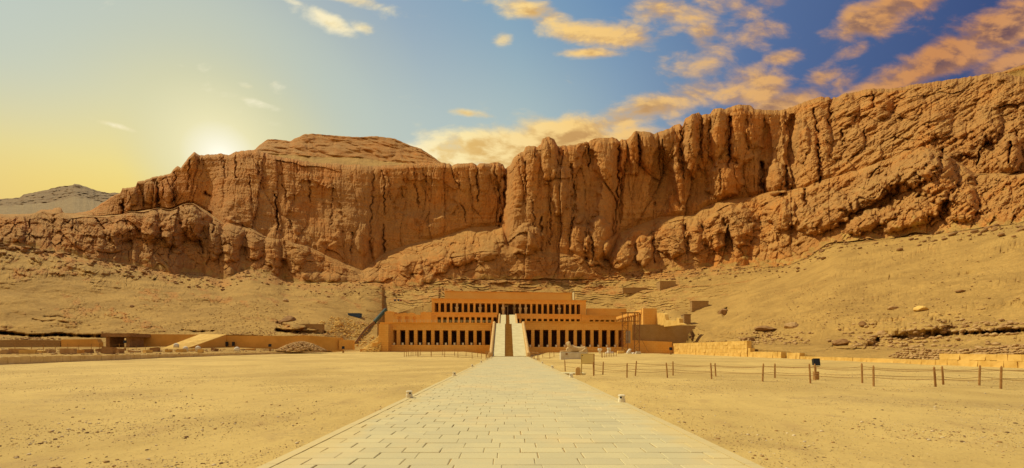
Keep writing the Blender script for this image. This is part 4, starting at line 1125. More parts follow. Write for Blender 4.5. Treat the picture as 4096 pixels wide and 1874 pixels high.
# ---- rope fences
def post_into(t, x, y, z, h, r=.045, lean=(0, 0), name='post'):
    m = MB(); m.tube([(0, 0, -.15), (lean[0] * .6, lean[1] * .6, h * .6), (lean[0], lean[1], h - .06), (lean[0], lean[1], h)], [r, r * .95, r * .9, r * .35], 7)
    return link(name, m.mesh('post'), t, tuple(Vector((x, y, z)) - t.location), WOOD)
def rope_into(t, a, c, sag, r=.012):
    m = MB(); n = 7; pts = []
    for i in range(n + 1):
        u = i / n; pts.append(tuple(Vector(a).lerp(Vector(c), u) - Vector((0, 0, sag * 4 * u * (1 - u)))))
    m.tube(pts, r, 5); return m.build('rope', ROPE, t)
def rope_fence(posts, label, h=.95, ropes=(.82, .42), group=None, sag=.06, r=.045, rr=.013, seed=0):
    rng = random.Random(seed)
    x, y, z = posts[0][:3]; t = empty('rope_fence', (x, y, z), label, 'fence', group)
    tops = []
    for (x, y, z) in posts:
        le = (rng.uniform(-.07, .07), rng.uniform(-.05, .05)); hh = h * rng.uniform(.92, 1.1)
        post_into(t, x, y, z, hh, r, le); tops.append((x, y, z, le, hh))
    for a, c in zip(tops[:-1], tops[1:]):
        for q in ropes:
            rope_into(t, (a[0] + a[3][0] * q, a[1] + a[3][1] * q - r, a[2] + q * a[4]), (c[0] + c[3][0] * q, c[1] + c[3][1] * q - r, c[2] + q * c[4]), sag * rng.uniform(.6, 1.5), rr)
    return t
front = [(2375,27.3),(2507.5,26.8),(2670,26.6),(2847,25),(3050,23.3),(3242,21.8),(3495,20.3),(3743.5,19.5),(4003,19),(4300,18.4)]
backl = [(2261,33.6),(2411,28.9),(2541,28.3),(2692,28.3),(2863.5,26.8),(3100,25.2),(3262,23.9),(3449.6,22.2),(3774,21),(3916.6,20.8),(4200,20)]
rope_fence([ground_pt(*p) for p in front], 'nearer of the two rope fences of brown posts right of the path', seed=3)
rope_fence([ground_pt(*p) for p in backl], 'farther of the two rope fences of brown posts, ending behind the yellow sign', seed=8)
# ground fence left of the ramp
rope_fence([ground_pt(p, 71.5) for p in (1672, 1725, 1778, 1832, 1889, 1925)], 'wooden post fence with one low rope left of the ramp foot, front row', 1.15, (.12,), seed=4, sag=.03, r=.05, rr=.03)
rope_fence([ground_pt(p, d) for p, d in ((1617, 71.5), (1626, 72.6), (1635, 73.7), (1644, 74.8), (1652, 75.9), (1661, 77), (1668, 78), (1676, 79), (1682, 80))], 'close row of bare wooden posts receding at the left end of the ramp fence', 1.2, (.12,), seed=5, sag=.03, r=.05, rr=.02)
rope_fence([ground_pt(p, 80) for p in (1682, 1726, 1770, 1818, 1864, 1910, 1945)], 'wooden post fence left of the ramp, rear row near the colonnade', 1.1, (.12,), seed=6, sag=.03, r=.05, rr=.02)
rope_fence([ground_pt(p, d) for p, d in ((2171, 78), (2199.6, 70), (2216.5, 78), (2240, 80))], 'few wooden posts between the ramp foot and the sphinx', 1.15, (.15,), seed=7, sag=.03, r=.05, rr=.02)
rope_fence([ground_pt(p, d) for p, d in ((2122, 80), (2127, 76), (2132, 72), (2137, 68.5), (2150, 66), (2156, 64))], 'close row of pale wooden posts beside the right side of the ramp foot', 1.3, (.85, .15), seed=9, sag=.02, r=.05, rr=.02)
rope_fence([ground_pt(p, d) for p, d in ((1958, 80), (1953, 76), (1948, 72), (1944, 69))], 'close row of wooden posts beside the left side of the ramp foot', 1.3, (.85, .5, .15), seed=10, sag=.02, r=.05, rr=.02)
rope_fence([ground_pt(p, d) for p, d in ((2352, 76), (2406, 72), (2410, 70), (2419, 72), (2427, 74), (2436, 75), (2445, 76), (2455, 77), (2466, 77.5))], 'row of wooden posts right of the sphinx in front of the white fragments', 1.2, (.2,), seed=12, sag=.03, r=.05, rr=.02)
rope_fence([ground_pt(p, d) for p, d in ((60, 62), (125, 62.5), (175, 63), (222, 64), (272, 65), (315, 66), (366, 67), (397, 68), (436, 69), (476, 70), (512, 71), (545, 72), (580, 74), (640, 76))], 'thin wire fence of spindly poles beyond the left court wall', 2.1, (.95,), seed=13, sag=.02, r=.035, rr=.012)

# ---- sphinx on its plinth
def remesh(o, size):
    m = o.modifiers.new('remesh', 'REMESH'); m.mode = 'VOXEL'; m.voxel_size = size; m.use_smooth_shade = True
    s = o.modifiers.new('smooth', 'SMOOTH'); s.factor = .5; s.iterations = 2
sx0 = (2241 - CX) / F * 65; sg = gzf(9.5, 65)
pl = empty('sphinx_plinth', (sx0 + 2, 65, sg), 'pale rectangular plaster plinth under the sphinx', 'plinth')
m = MB(); m.box(sx0, sx0 + 4.05, 64.3, 65.9, sg - .2, sg + .98); m.build('block', PLINTHM, pl, bevel=.03)
m = MB(); m.box(sx0 + .72, sx0 + 1.05, 64.285, 64.32, sg + .62, sg + .92); m.build('dark_plaque', STONE_D, pl)
def build_sphinx():
    m = MB(); z0 = 0.0
    # body lying towards -x
    m.loft([(-.1, 0, .38, .40, .30, .8), (.25, 0, .50, .44, .46, .85), (.55, 0, .62, .40, .60, .9), (.85, 0, .58, .36, .54, .9), (1.5, 0, .48, .34, .44, .9), (2.2, 0, .46, .37, .42, .9), (2.7, 0, .50, .44, .48, .9), (3.0, 0, .42, .40, .40, .9), (3.18, 0, .30, .24, .24, 1)], 18)
    for s in (-1, 1):
        m.loft([(-1.05, s * .30, .10, .13, .10, .7), (-.95, s * .30, .13, .15, .13, .7), (-.2, s * .30, .14, .14, .15, .8), (.45, s * .30, .22, .15, .22, .8), (.7, s * .26, .3, .12, .2, 1)], 12)      # fore legs
        m.loft([(1.75, s * .45, .10, .12, .10, .7), (2.2, s * .45, .14, .14, .15, .8), (2.75, s * .42, .34, .17, .36, .9), (3.05, s * .36, .3, .12, .28, 1)], 12)     # haunches
    # chest, neck, headdress, face
    m.loft([(.2, .40, 0, .34, .36, .9), (.75, .38, 0, .30, .34, .9), (1.02, .34, 0, .30, .44, .8), (1.2, .32, 0, .27, .46, .75), (1.45, .30, 0, .25, .38, .8), (1.62, .30, 0, .22, .28, .9), (1.70, .32, 0, .14, .18, 1)], 16, 'z')
    m.loft([(1.12, .06, 0, .10, .14, .9), (1.2, .06, 0, .17, .17, .9), (1.35, .04, 0, .17, .18, .9), (1.5, .05, 0, .16, .18, .9), (1.6, .12, 0, .12, .16, 1)], 12, 'z')
    m.box(-.15, -.08, -.04, .04, 1.3, 1.42)        # nose
    m.box(-.06, .03, -.05, .05, .98, 1.16)         # beard stump
    m.tube([(3.1, -.1, .3), (3.2, -.35, .14), (2.9, -.52, .1), (2.4, -.56, .1)], .06, 8)
    return m
m = build_sphinx()
m2 = MB(); m2.add([(x, y, z) for x, y, z in m.v], m.f)
o = link('sphinx', m2.mesh('sphinx'), None, (sx0 + 1.02, 65.1, sg + .97), SPHINXM); remesh(o, .035)
tag(o, 'weathered sandstone sphinx lying on the pale plinth, facing left', 'sphinx')

# ---- yellow notice board, stele and slab
sx, sy, sz = ground_pt(2351, 29.2)
t = empty('notice_board', (sx, sy, sz), 'blank yellow notice board on two posts beside the path', 'sign')
w = .43
m = MB(); m.box(sx - w, sx + w, sy - .02, sy + .02, sz + .76, sz + 1.40); m.build('panel', SIGNM, t)
m = MB(); m.box(sx - w + .03, sx - w + .09, sy - .024, sy - .0205, sz + 1.28, sz + 1.35); m.build('emblem', METAL_D, t)
for a in (-1, 1):
    m = MB(); m.box(sx + a * w - .035, sx + a * w + .035, sy - .03, sy + .03, sz - .1, sz + 1.43); m.build('post', SIGNF if a < 0 else WOOD, t, bevel=.008)
for z in (.74, 1.40):
    m = MB(); m.box(sx - w + .036, sx + w - .036, sy - .028, sy + .028, sz + z, sz + z + .04); m.build('rail', SIGNF, t)
x, y, z = ground_pt(2312, 29.0)
m = MB(); m.prism([(x - .17, z - .1), (x + .17, z - .1), (x + .17, z + .40), (x + .12, z + .49), (x + .05, z + .53), (x - .05, z + .53), (x - .12, z + .49), (x - .17, z + .40)], y - .09, y + .09)
o = m.build('stone_stele', BALM, org=(x, y, z), bevel=.02); tag(o, 'small round topped stone stele left of the notice board', 'stele')
x, y, z = ground_pt(2300, 29.6)
m = MB(); m.box(x - .9, x + .7, y - .25, y + .9, z - .05, z + .09); o = m.build('stone_slab', RAMPM, org=(x, y, z), bevel=.02)
tag(o, 'flat pale stone slab on the sand behind the stele', 'slab')

# ---- floodlights
def floodlight(px, D, size, h, label, face=0.0, z=None):
    x, y, gz_ = ground_pt(px, D); z = gz_ if z is None else z
    t = empty('floodlight', (x, y, z), label, 'floodlight', 'floodlights round the court')
    s = size / 2
    m = MB(); m.hexa([(-s, -.3 * s, -s), (s, -.3 * s, -s), (.8 * s, .5 * s, -.8 * s), (-.8 * s, .5 * s, -.8 * s), (-s, -.3 * s, s), (s, -.3 * s, s), (.8 * s, .5 * s, .8 * s), (-.8 * s, .5 * s, .8 * s)])
    hd = link('housing', m.mesh('housing'), t, (0, 0, h - s), METAL_D); hd.rotation_euler = (R(-8), 0, face)
    m = MB(); m.box(-s * .86, s * .86, -.33 * s, -.305 * s, -s * .86, s * .86); link('glass', m.mesh('glass'), hd, mat=GLASS_D)
    m = MB(); m.box(-s * .9, s * .9, -.03, .03, h - 2 * s - .06, h - 2 * s - .03); m.tube([(0, 0, h - 2 * s - .05), (0, 0, h * .35)], .025, 8); link('bracket', m.mesh('bracket'), t, mat=WOOD)
    m = MB(); m.box(-.11 * size / .4, .11 * size / .4, -.1, .1, -.1, h * .38); link('foot', m.mesh('foot'), t, mat=WOOD)
floodlight(3264, 24.6, .42, 1.22, 'large black floodlight on a post behind the right rope fence', .15)
floodlight(2683, 100, .72, 1.7, 'small black floodlight in front of the yellow block wall on the right', .1)
floodlight(1373, 96, .62, 1.5, 'small black floodlight standing left of the temple corner', -.1)
floodlight(500, 76, .5, 2.2, 'black floodlight behind the left court wall below the brown roof', .2, 1.0)
floodlight(1080, 90, .6, 1.6, 'black floodlight at the foot of the rubble mound on the left', .2, 1.1)

NTH = 'first second third fourth fifth sixth seventh eighth ninth tenth eleventh twelfth thirteenth fourteenth fifteenth sixteenth seventeenth eighteenth nineteenth twentieth twenty-first twenty-second twenty-third twenty-fourth'.split()
# ---- pale lamp boxes at the feet of the lower pillars
def lampbox(x, y, z, label, grp):
    m = MB(); m.box(x - .22, x + .22, y - .2, y + .2, z, z + .5); m.box(x - .26, x + .26, y - .24, y + .24, z + .5, z + .58)
    o = m.build('lamp_box', CONC, org=(x, y, z)); tag(o, label, 'lamp box', grp)
for i in range(11):
    x, y, z = W(LW[0] + LW[1] * i + LW[1] * .42, -.7, zb + .01); lampbox(x, y, z, f'pale lamp box in the {NTH[i]} bay from the left, left lower colonnade', 'lamp boxes of the left lower colonnade')
    x, y, z = W(RW[0] + RW[1] * i + RW[1] * .50, -.7, zbr + .01); lampbox(x, y, z, f'pale lamp box in the {NTH[i]} bay from the ramp, right lower colonnade', 'lamp boxes of the right lower colonnade')

# ---- white railing along the lower terrace edge
rt = empty('railing', W(lx_(1800, 1), .6, Z1), 'thin pale railing along the edge above the left lower colonnade', 'railing')
xa, xb = lx_(1578, 1), lx_(1964, 1); n = 26; zr = zc - .02
for i in range(n + 1):
    x = xa + (xb - xa) * i / n; m = MB(); p = W(x, .25, zr); m.tube([p, (p[0], p[1], p[2] + .78)], .045, 6); m.build('post', RAMPM, rt)
for q in (.74, .40):
    m = MB(); a = W(xa, .25, zr + q); c = W(xb, .25, zr + q); m.tube([a, c], .03, 6); m.build('rail', RAMPM, rt)

# ---- statue fragments on the sand before the right wing
def fragment(px, D, mesh, label, mat, cat='fragment', vox=.05, sc=1.0):
    sc *= .78; x, y, z = ground_pt(px, D); o = link('statue_fragment', mesh.mesh('statue_fragment'), None, (x, y, z), mat); o.scale = (sc,) * 3
    remesh(o, vox); tag(o, label, cat, 'statue fragments before the right wing'); return o
m = MB(); m.loft([(0, 0, 0, .25, .22, .8), (.55, 0, 0, .22, .2, .8), (.6, 0, 0, .42, .35, .9), (1.0, 0, 0, .62, .42, .8), (1.35, .05, 0, .66, .40, .7), (1.55, .05, 0, .5, .3, .8)], 14, 'z')
fragment(2399, 101, m, 'white torso fragment on a thin stand, leftmost of the pieces', WHITE)
m = MB(); m.loft([(0, 0, 0, 1.15, .6, .8), (.3, 0, 0, 1.1, .55, .8), (.5, 0, 0, .8, .5, .9), (.8, 0, 0, .62, .42, .9), (.95, 0, 0, .42, .36, 1), (1.1, 0, 0, .5, .42, .7), (1.6, 0, 0, .62, .45, .6), (1.75, 0, 0, .58, .42, .7)], 16, 'z'); m.loft([(0, .9, -.2, .55, .4, .8), (.4, 1.0, -.2, .5, .35, .9), (.6, 1.0, -.2, .3, .2, 1)], 12, 'z')
fragment(2436, 101, m, 'white crouching bust with a square headdress before the right wing', WHITE)
m = MB(); m.box(-.95, .95, -.5, .5, -.1, .72); m.box(-.8, .9, -.4, .45, .7, .85)
fragment(2482, 101, m, 'squat tan stone block between the white bust and the scaffolding', WALLM)
m = MB(); m.loft([(0, -.3, 0, .5, .45, .8), (.5, -.25, 0, .5, .45, .9), (.9, .05, 0, .55, .45, .9), (1.25, .25, 0, .5, .4, .9), (1.5, .3, 0, .3, .25, 1)], 14, 'z'); m.loft([(0, .75, 0, .3, .3, 1), (.3, .72, 0, .3, .3, 1), (.55, .6, 0, .2, .2, 1)], 12, 'z')
fragment(2516, 101, m, 'white leaning curved fragment at the foot of the scaffolding', WHITE)
m = MB(); m.loft([(0, 0, 0, .5, .35, .8), (.3, .05, 0, .42, .3, .9), (.45, .05, 0, .2, .15, 1)], 12, 'z')
fragment(2533, 100, m, 'low white lump just right of the scaffolding foot', WHITE)
m = MB(); m.box(-.75, .75, -.4, .4, -.1, .35); m.box(-.6, .75, -.35, .35, .35, .75)
fragment(2552, 101, m, 'pale two tiered stone block right of the scaffolding', PLINTHM)

# ---- scaffolding
sc = empty('scaffolding', (30.5, 113.5, 1), 'tall rusty tube scaffolding against the right corner of the temple', 'scaffolding')
def sp(px, y, D=114.0): return P(px, y, D)
cols = [(2487, 111.5), (2509, 111.5), (2536, 111.5), (2556, 111.5), (2490, 114.0), (2512, 114.0), (2538, 114.0), (2558, 114.0)]
for px, D_ in cols:
    a = P(px, 1412, D_); a = (a[0], a[1], .6); m = MB(); m.tube([a, (a[0] + .1, a[1], P(px, 1250 if px < 2530 else 1254, D_)[2])], .055, 6); m.build('upright', RUST, sc)
for yv in (1254, 1285, 1302, 1322, 1345, 1368, 1390):
    for grp in ((0, 1), (2, 3), (4, 5), (6, 7)) + (((1, 2),) if yv < 1290 else ()):
        a, c = cols[grp[0]], cols[grp[1]]
        p = P(a[0], yv, a[1]); q = P(c[0], yv, c[1]); m = MB(); m.tube([p, q], .045, 5); m.build('ledger', RUST, sc)
    for i in range(4):
        p = P(cols[i][0], yv, 111.5); q = (P(cols[i + 4][0], yv, 114)[0], 114.0, p[2]); m = MB(); m.tube([p, q], .035, 5); m.build('transom', RUST, sc)
ys = (1285, 1302, 1322, 1345, 1368, 1390, 1410)
for i, yv in enumerate(ys[:-1]):
    for a, c in ((0, 1), (2, 3)):
        if i % 2: a, c = c, a
        m = MB(); m.tube([P(cols[a][0], ys[i + 1], 111.45), P(cols[c][0], yv, 111.45)], .05, 5); m.build('brace', RUST, sc)
for a, c in (((2593, 1408, 109), (2556, 1340, 111.4)), ((2458, 1400, 109), (2487, 1350, 111.4))):
    m = MB(); m.tube([P(*a), P(*c)], .04, 5); m.build('raking_brace', RUST, sc)
for yv in (1285, 1251):
    m = MB(); p0, p1 = P(2485, yv, 111.6), P(2560, yv, 111.6); m.box(p0[0], p1[0], 111.4, 113.9, p0[2], p0[2] + .08); m.build('plank', WOOD, sc)

# ================================================================== left excavation
def strip_wall(name, pts, thick, mat, label, cat='wall'):
    """pts: (px, ytop, ybottom, D) -> standing wall with thickness"""
    t = empty(name, P(pts[0][0], pts[0][2], pts[0][3]), label, cat)
    m = MB(); n = len(pts)
    vs = []
    for px, yt, yb, D_ in pts:
        a = P(px, yb, D_); c = P(px, yt, D_)
        vs += [(a[0], a[1], a[2] - .5), c, (c[0], c[1] + thick, c[2] + .02), (a[0], a[1] + thick, a[2] - .5)]
    fs = [(0, 1, 2, 3), tuple(4 * (n - 1) + k for k in (3, 2, 1, 0))]
    for i in range(n - 1):
        for k in range(4): fs.append((4 * i + k, 4 * i + 4 + k, 4 * i + 4 + (k + 1) % 4, 4 * i + (k + 1) % 4))
    m.add(vs, fs); m.build('wall_face', mat, t); return t
strip_wall('excavation_wall', [(515, 1338, 1384, 95.5), (560, 1337, 1384, 96), (690, 1338, 1386, 96.5), (800, 1339, 1388, 96.5)], 2.2, MUD, 'long orange plastered wall at the foot of the left scree, left section')
strip_wall('excavation_wall', [(866, 1342, 1386, 96), (960, 1343, 1388, 96.5), (1150, 1345, 1392, 97.5), (1220, 1342, 1394, 99), (1360, 1352, 1396, 105)], 2.0, MUD, 'long orange plastered wall at the foot of the left scree, right section')
strip_wall('excavation_wall', [(1356, 1360, 1392, 104), (1414, 1362, 1392, 107)], .8, MUD, 'short sloping orange wall end before the service chute')
strip_wall('excavation_wall', [(245, 1359, 1379, 86), (385, 1357, 1379, 88), (395, 1372, 1380, 88)], 1.0, MUD, 'low orange wall stub below the dark overhang on the far left')
strip_wall('excavation_wall', [(-60, 1361, 1380, 83), (120, 1360, 1379, 84.5), (240, 1362, 1379, 86)], 1.0, BRICKW, 'low rubble built wall at the left edge of the picture')
# ramp of earth
t = empty('earth_ramp', P(700, 1400, 90), 'pale sloping earth ramp climbing to the top of the orange wall', 'ramp')
m = MB()
a = [P(640, 1402, 86), P(745, 1398, 88), P(905, 1388, 95.9), P(880, 1386, 95.9)]
c = [P(640, 1400, 86), P(745, 1397, 88), P(905, 1341, 95.9), P(800, 1339, 95.9)]
m.hexa([(x, y, z - .6) for x, y, z in a] + c); m.build('ramp_body', MUD, t)
m = MB(); c2 = [(x, y, z + .01) for x, y, z in c]; m.hexa([(x, y, z) for x, y, z in c] + [(x, y, z + .12) for x, y, z in c]); m.build('ramp_surface', WALLM, t)
# dark roof slab shelter
t = empty('shelter', P(470, 1378, 90), 'flat brown roofed shelter half dug into the slope on the left', 'shelter')
m = MB(); p = P(430, 1349, 92); q = P(540, 1335, 92); m.box(p[0], q[0], 90.5, 96, p[2], q[2]); m.build('roof', STONE_D, t)
for px in (440, 520): p = P(px, 1380, 92); m = MB(); m.box(p[0] - .4, p[0] + .4, 91.5, 95, p[2] - .5, P(px, 1349, 92)[2]); m.build('pier', STONE_D, t)

# ================================================================== small buildings on the slopes
def slope_box(name, px0, px1, yt, yb, thick, mat, label, cat, dD=0.0):
    D_ = terrain_at((px0 + px1) / 2, yb) - .8 + dD
    a = P(px0, yb, D_); c = P(px1, yt, D_)
    t = empty(name, (a[0], D_, a[2]), label, cat)
    m = MB(); m.box(a[0], c[0], D_, D_ + thick, a[2] - 1.5, c[2]); m.build('walls', mat, t)
    m = MB(); m.box(a[0] - .12, c[0] + .12, D_ - .12, D_ + thick, c[2], c[2] + .22); m.build('coping', mat, t)
    return t, D_
t, D_ = slope_box('stone_hut', 2640, 2703, 1127, 1150, 5, BRICKW, 'square brown stone hut high on the slope above the temple', 'hut')
slope_box('terrace_wall', 2492, 2620, 1153, 1162, 1.2, BRICKW, 'long low retaining wall on the slope left of the stone hut', 'wall')
slope_box('terrace_wall', 2768, 2834, 1207, 1231, 2, BRICKW, 'brown retaining wall at the edge of the dark spoil heap', 'wall')
t, D_ = slope_box('guard_kiosk', 2737, 2763, 1260, 1297, 2.5, BRICKW, 'small upright stone kiosk behind the broken bright wall', 'kiosk')
t, D_ = slope_box('dark_shelter', 1392, 1438, 1256, 1266, 2.5, BLUEM, 'low dark blue shelter on the slope left of the temple', 'shelter')
slope_box('terrace_wall', 1200, 1290, 1300, 1310, 1.2, BRICKW, 'low brown wall on the left slope above the dark hollow', 'wall')
D_ = terrain_at(1500, 1290) - 2.5
duct = empty('spoil_duct', P(1497, 1290, D_), 'teal corrugated duct leaning on the slope left of the temple', 'duct')
m = MB(); pts = []; rs = []
for i in range(25):
    u = i / 24; p = P(1497 + 46 * u, 1290 - 51 * u, D_ + 6 * u); pts.append(p); rs.append(.72 if i % 2 else .62)
m.tube(pts, rs, 12); m.build('corrugated_tube', PIPE, duct, smooth=False)
ch = empty('wooden_chute', P(1430, 1370, 112), 'brown chute running down the slope from the teal duct', 'chute')
m = MB(); D1 = D_ - .5; D0 = terrain_at(1425, 1372) - 1.5
pa = [P(1422 + (1496 - 1422) * u, 1374 - 82 * u - 10 * math.sin(u * 3.1), D0 + (D1 - D0) * u) for u in np.linspace(0, 1, 9)]
m.tube(pa, .38, 8); m.build('trough', STONE_D, ch)
m = MB(); m.tube([(x, y, z + .5) for x, y, z in pa], .09, 6); m.build('handrail', WOOD, ch)
# things by the slope: workers' blue and red bundles
for px, mat, nm, lb in ((1580, BLUEM, 'blue_bundle', 'dark blue bundle on the slope path left of the upper terrace'), (1594, BLUEM, 'blue_bundle', 'blue bundle beside the red one on the slope path'), (1603, REDM, 'red_bundle', 'small red bundle on the slope path left of the upper terrace')):
    D_ = terrain_at(px, 1204) - .6; x, y, z = P(px, 1204, D_)
    o = link(nm, ROCKS[int(px) % 8], None, (x, y, z + .3)); o.data = o.data.copy(); o.data.materials.clear(); o.data.materials.append(mat); o.scale = (1.3, .9, 1.1); tag(o, lb, 'bundle')

# ================================================================== stones on the slopes
def rock_thing(px, y, wpx, hpx, label, mat=STONE, i=0, name='boulder', group='boulders on the slopes'):
    D_ = terrain_at(px, y) - .3; x, yy, z = P(px, y, D_)
    me = ROCKS[i % 8].copy(); me.materials.clear(); me.materials.append(mat)
    o = link(name, me, None, (x, yy, z)); o.scale = (wpx * D_ / F * 1.05, wpx * D_ / F, hpx * D_ / F / .62); o.rotation_euler.z = i * 1.3
    tag(o, label, 'boulder', group)
for i, (px, y, w, h, lb, mt) in enumerate([
    (3569, 1233, 36, 18, 'rounded orange boulder on the right slope beside the footpath', STONE), (3685, 1236, 48, 24, 'broad pale boulder just above the footpath on the right slope', WALLM),
    (3526, 1338, 36, 28, 'angular boulder in the rubble band low on the right slope', STONE), (3664, 1345, 50, 36, 'big tilted block at the edge of the shaded hollow on the right', STONE),
    (3450, 1295, 28, 18, 'small brown boulder below the footpath on the right slope', STONE_D), (3063, 1315, 84, 20, 'long flat brown rock slab above the yellow block wall', STONE_D),
    (3165, 1306, 64, 30, 'wide tan rock outcrop right of the long flat slab', STONE), (3370, 1372, 70, 28, 'dark rubble outcrop low on the slope above the low court wall', STONE_D),
    (2990, 1358, 60, 18, 'flat brown outcrop just above the end of the yellow block wall', STONE_D), (2690, 1120, 24, 14, 'brown boulder right above the stone hut', STONE_D),
    (2895, 1258, 44, 40, 'big dark cleft boulder at the foot of the bright scree', STONE_D), (3840, 1165, 30, 9, 'thin dark slab on the upper right slope', STONE_D),
    (1140, 1206, 30, 20, 'orange boulder high on the left slope above the hollow', STONE), (1150, 1286, 70, 40, 'large rounded grey outcrop above the dark hollow left of the temple', STONE_D),
    (1290, 1292, 26, 16, 'pale boulder right of the dark hollow', WALLM), (1355, 1296, 34, 22, 'bright orange boulder on the rubble slope left of the temple', WALLM), (1105, 1222, 14, 12, 'small tan boulder on the left slope below the orange one', STONE),
    (530, 1226, 16, 10, 'little red brown stone on the open left scree', STONE_D)]):
    rock_thing(px, y, w, h, lb, mt, i)

def rubble(name, pts, n, smin, smax, mat, label, seed):
    """stones spread over a patch of slope given as photo polygon box list (px0,px1,y0,y1)"""
    rng = random.Random(seed); it = []
    for k in range(n):
        px0, px1, y0, y1 = pts[rng.randrange(len(pts))]
        px = rng.triangular(px0, px1, (px0 + px1) / 2); y = rng.uniform(y0, y1); D_ = terrain_at(px, y)
        x, yy, z = P(px, y, D_); s = smin + (smax - smin) * rng.random() ** 3
        it.append((x, yy - .1, z + s * .1, s, .8))
    scatter_mesh(name, it, mat, label)
rubble('slope_rubble', [(3250, 4096, 1280, 1400), (3300, 3800, 1330, 1390), (3700, 4200, 1290, 1345), (2900, 3300, 1330, 1380)], 1500, .15, 1.0, STONE, 'broken stones over the lower right slope', 1)
rubble('slope_rubble', [(3200, 4150, 1000, 1290), (2900, 3600, 1150, 1300)], 2000, .12, .5, STONE, 'scattered stones on the upper right scree', 2)
rubble('slope_rubble', [(0, 1400, 1180, 1335), (700, 1350, 1200, 1330)], 2400, .12, .5, STONE, 'scattered stones on the left scree', 3)
rubble('slope_rubble', [(1290, 1500, 1290, 1350), (1380, 1500, 1300, 1390), (1300, 1420, 1270, 1330)], 900, .2, 1.1, WALLM, 'orange rubble tumbling down left of the temple', 4)
rubble('slope_rubble', [(2380, 2750, 1140, 1300), (2500, 2700, 1190, 1290), (1400, 1780, 1150, 1260)], 700, .2, .9, STONE, 'stones on the slopes behind the temple', 5)
rubble('slope_rubble', [(2700, 3000, 1365, 1380), (2700, 2800, 1310, 1360)], 260, .2, .9, STONE_D, 'stones behind the yellow block wall', 6)
def talus(n, seed):
    rng = random.Random(seed); it = []; l2 = sorted(L2)
    for k in range(n):
        px = rng.uniform(-50, 4150); y = float(np.interp(px, [p[0] for p in l2], [p[1] for p in l2])) + rng.triangular(-6, 60, 4)
        D_ = terrain_at(px, y); x, yy, z = P(px, y, D_); s = .3 + 1.7 * rng.random() ** 3.5
        it.append((x, yy - .15, z + s * .1, s, .8))
    scatter_mesh('cliff_foot_rubble', it, STONE_D, 'fallen blocks along the foot of the cliffs')
talus(1800, 31)
def heap(name, cx, cy, base, rx_, ry_, h, n, smin, smax, mat, label, seed):
    rng = random.Random(seed); it = []
    for k in range(n):
        a = rng.uniform(0, 6.283); r = math.sqrt(rng.random()); x = cx + rx_ * r * math.cos(a); y = cy + ry_ * r * math.sin(a); s = rng.uniform(smin, smax)
        it.append((x, y, base + h * (1 - r ** 1.6) - s * .1, s, .8))
    scatter_mesh(name, it, mat, label)
x, y, z = P(1205, 1397, 92); heap('rubble_mound', x, y, z - .3, 5.2, 3.0, 1.9, 900, .3, .9, STONE, 'heap of orange stones before the left excavation wall', 8)
x, y, z = W(lx_(1483, -6), -5.5, gzf(-36, 109)); 
it = []; rng = random.Random(9)
for k in range(520):
    u = rng.random(); v = rng.random(); px = 1445 + 76 * u; ztop = 1.0 + 4.2 * u
    xx = lx_(px, -5); zz = .8 + (ztop) * v ** .8; p = W(xx, -4.6 - .5 * (1 - v) + 2.0 * v, zz); it.append((p[0], p[1], p[2], rng.uniform(.25, .7), .8))
scatter_mesh('rubble_slope', it, WALLM, 'stepped rubble leaning against the left end of the temple')
# scattered cut blocks behind the left court wall
rng = random.Random(14)
for k in range(24):
    px = 30 + k * 46 + rng.uniform(-14, 14); D_ = np.interp(px, [0, 400, 800, 1130], [54, 64, 79, 92]) + rng.uniform(-3, 5)
    D2 = D_; yv = np.interp(px, [0, 400, 800, 1130], [1414, 1408, 1405, 1402]) + rng.uniform(-5, 5)
    x, y, z = P(px, yv, D2)
    o = link('stone_block', BLK[k % 6].copy(), None, (x, y, z)); o.data.materials.clear(); o.data.materials.append(rng.choice((WALLM, STONE, STONE_D, MUD)))
    o.scale = (rng.uniform(.5, 2.2), rng.uniform(.5, 1.0), rng.uniform(.5, 1.0)); o.rotation_euler = (rng.uniform(-.1, .1), rng.uniform(-.12, .12), rng.uniform(-.5, .5))
    tag(o, f'{NTH[k]} loose cut stone block from the left edge behind the left court wall', 'stone block', 'loose blocks behind the left court wall')
rubble('block_rubble', [(0, 800, 1402, 1420), (500, 1150, 1398, 1408), (0, 300, 1398, 1412)], 520, .15, .6, STONE, 'small rubble behind the left court wall', 15)
rubble('block_rubble', [(0, 250, 1352, 1364), (860, 1160, 1330, 1342), (1150, 1350, 1330, 1345)], 380, .2, .7, STONE, 'stones along the top of the excavation walls', 16)
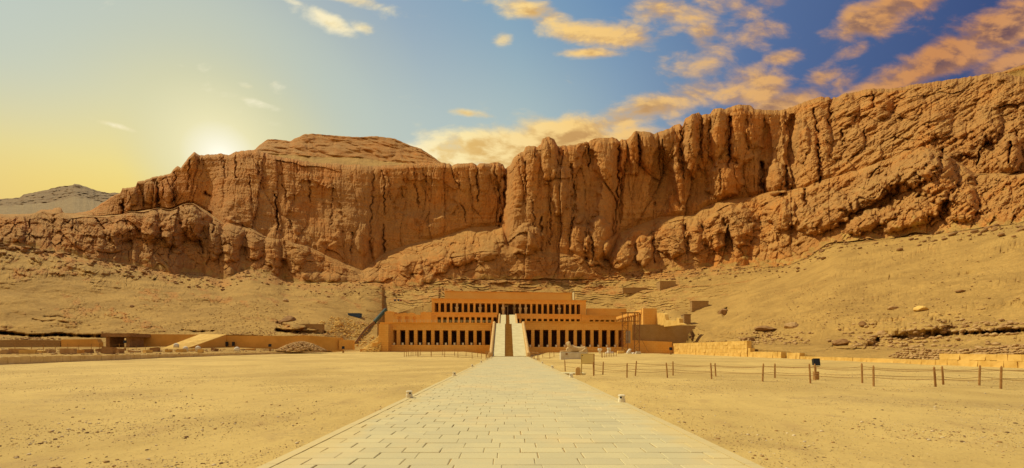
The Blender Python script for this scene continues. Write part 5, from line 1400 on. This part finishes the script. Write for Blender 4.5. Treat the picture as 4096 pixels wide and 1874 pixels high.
# white domed covers
def dome(px, y, D_, r, label):
    x, yy, z = P(px, y, D_); m = MB(); m.loft([(-.4, 0, 0, r, r, 1), (0, 0, 0, r, r, 1), (r * .4, 0, 0, r * .93, r * .93, 1), (r * .75, 0, 0, r * .68, r * .68, 1), (r * .95, 0, 0, r * .3, r * .3, 1), (r, 0, 0, .02, .02, 1)], 16, 'z')
    o = link('white_dome', m.mesh('white_dome', smooth=True), None, (x, yy, z), WHITE); tag(o, label, 'dome', 'white domed covers by the excavation')
dome(705, 1383, 82, .45, 'small white dome at the foot of the earth ramp, leftmost of four')
dome(742, 1395, 78, .40, 'small white dome in front of the earth ramp, second from left')
dome(792, 1394, 78, .42, 'small white dome right of the earth ramp, third from left')
dome(948, 1398, 82, .48, 'low white dome before the excavation wall, rightmost of four')
# niches in the excavation wall: dark boxes stand in for the shade inside
for px, lb in ((906, 'left'), (932, 'right')):
    x, y, z = P(px, 1385, 95.7); m = MB(); m.box(x - .22, x + .22, y - .05, y + .3, z, z + .95); o = m.build('niche_shade', METAL_D, org=(x, y, z)); tag(o, f'narrow dark door in the orange excavation wall, {lb} one of two', 'door')

# ---- dry stone wall at the right edge
t = empty('dry_stone_wall', (50, 45, 0), 'heaped dry stone wall of rounded stones behind the low yellow wall on the right', 'wall')
rng = random.Random(17); DS = []
for i in range(6):
    me = rock_mesh(200 + i, 2, .8); me.materials.append(STONE); DS.append(me)
k = 0
for rowi in range(5):
    px = 3560 + rowi * 14
    while px < 4220 and k < 290:
        u = (px - 3560) / 536; D_ = np.interp(px, [3560, 3850, 4096, 4250], [54.5, 46.6, 41.6, 39]) + rowi * .22
        yb = np.interp(px, [3560, 3700, 3850, 4096, 4250], [1424, 1436, 1440, 1422, 1412])
        x, y, z = P(px, yb, D_); s = rng.uniform(.34, .56)
        o = link('stone', DS[k % 6], t, (x - 50, y - 45, z + rowi * .27 - .05 + rng.uniform(-.05, .05)))
        o.scale = (s * 1.2, s, s * .85); o.rotation_euler = (rng.uniform(-.4, .4), rng.uniform(-.4, .4), rng.uniform(0, 6)); k += 1
        px += s * F / D_ * rng.uniform(.85, 1.15)
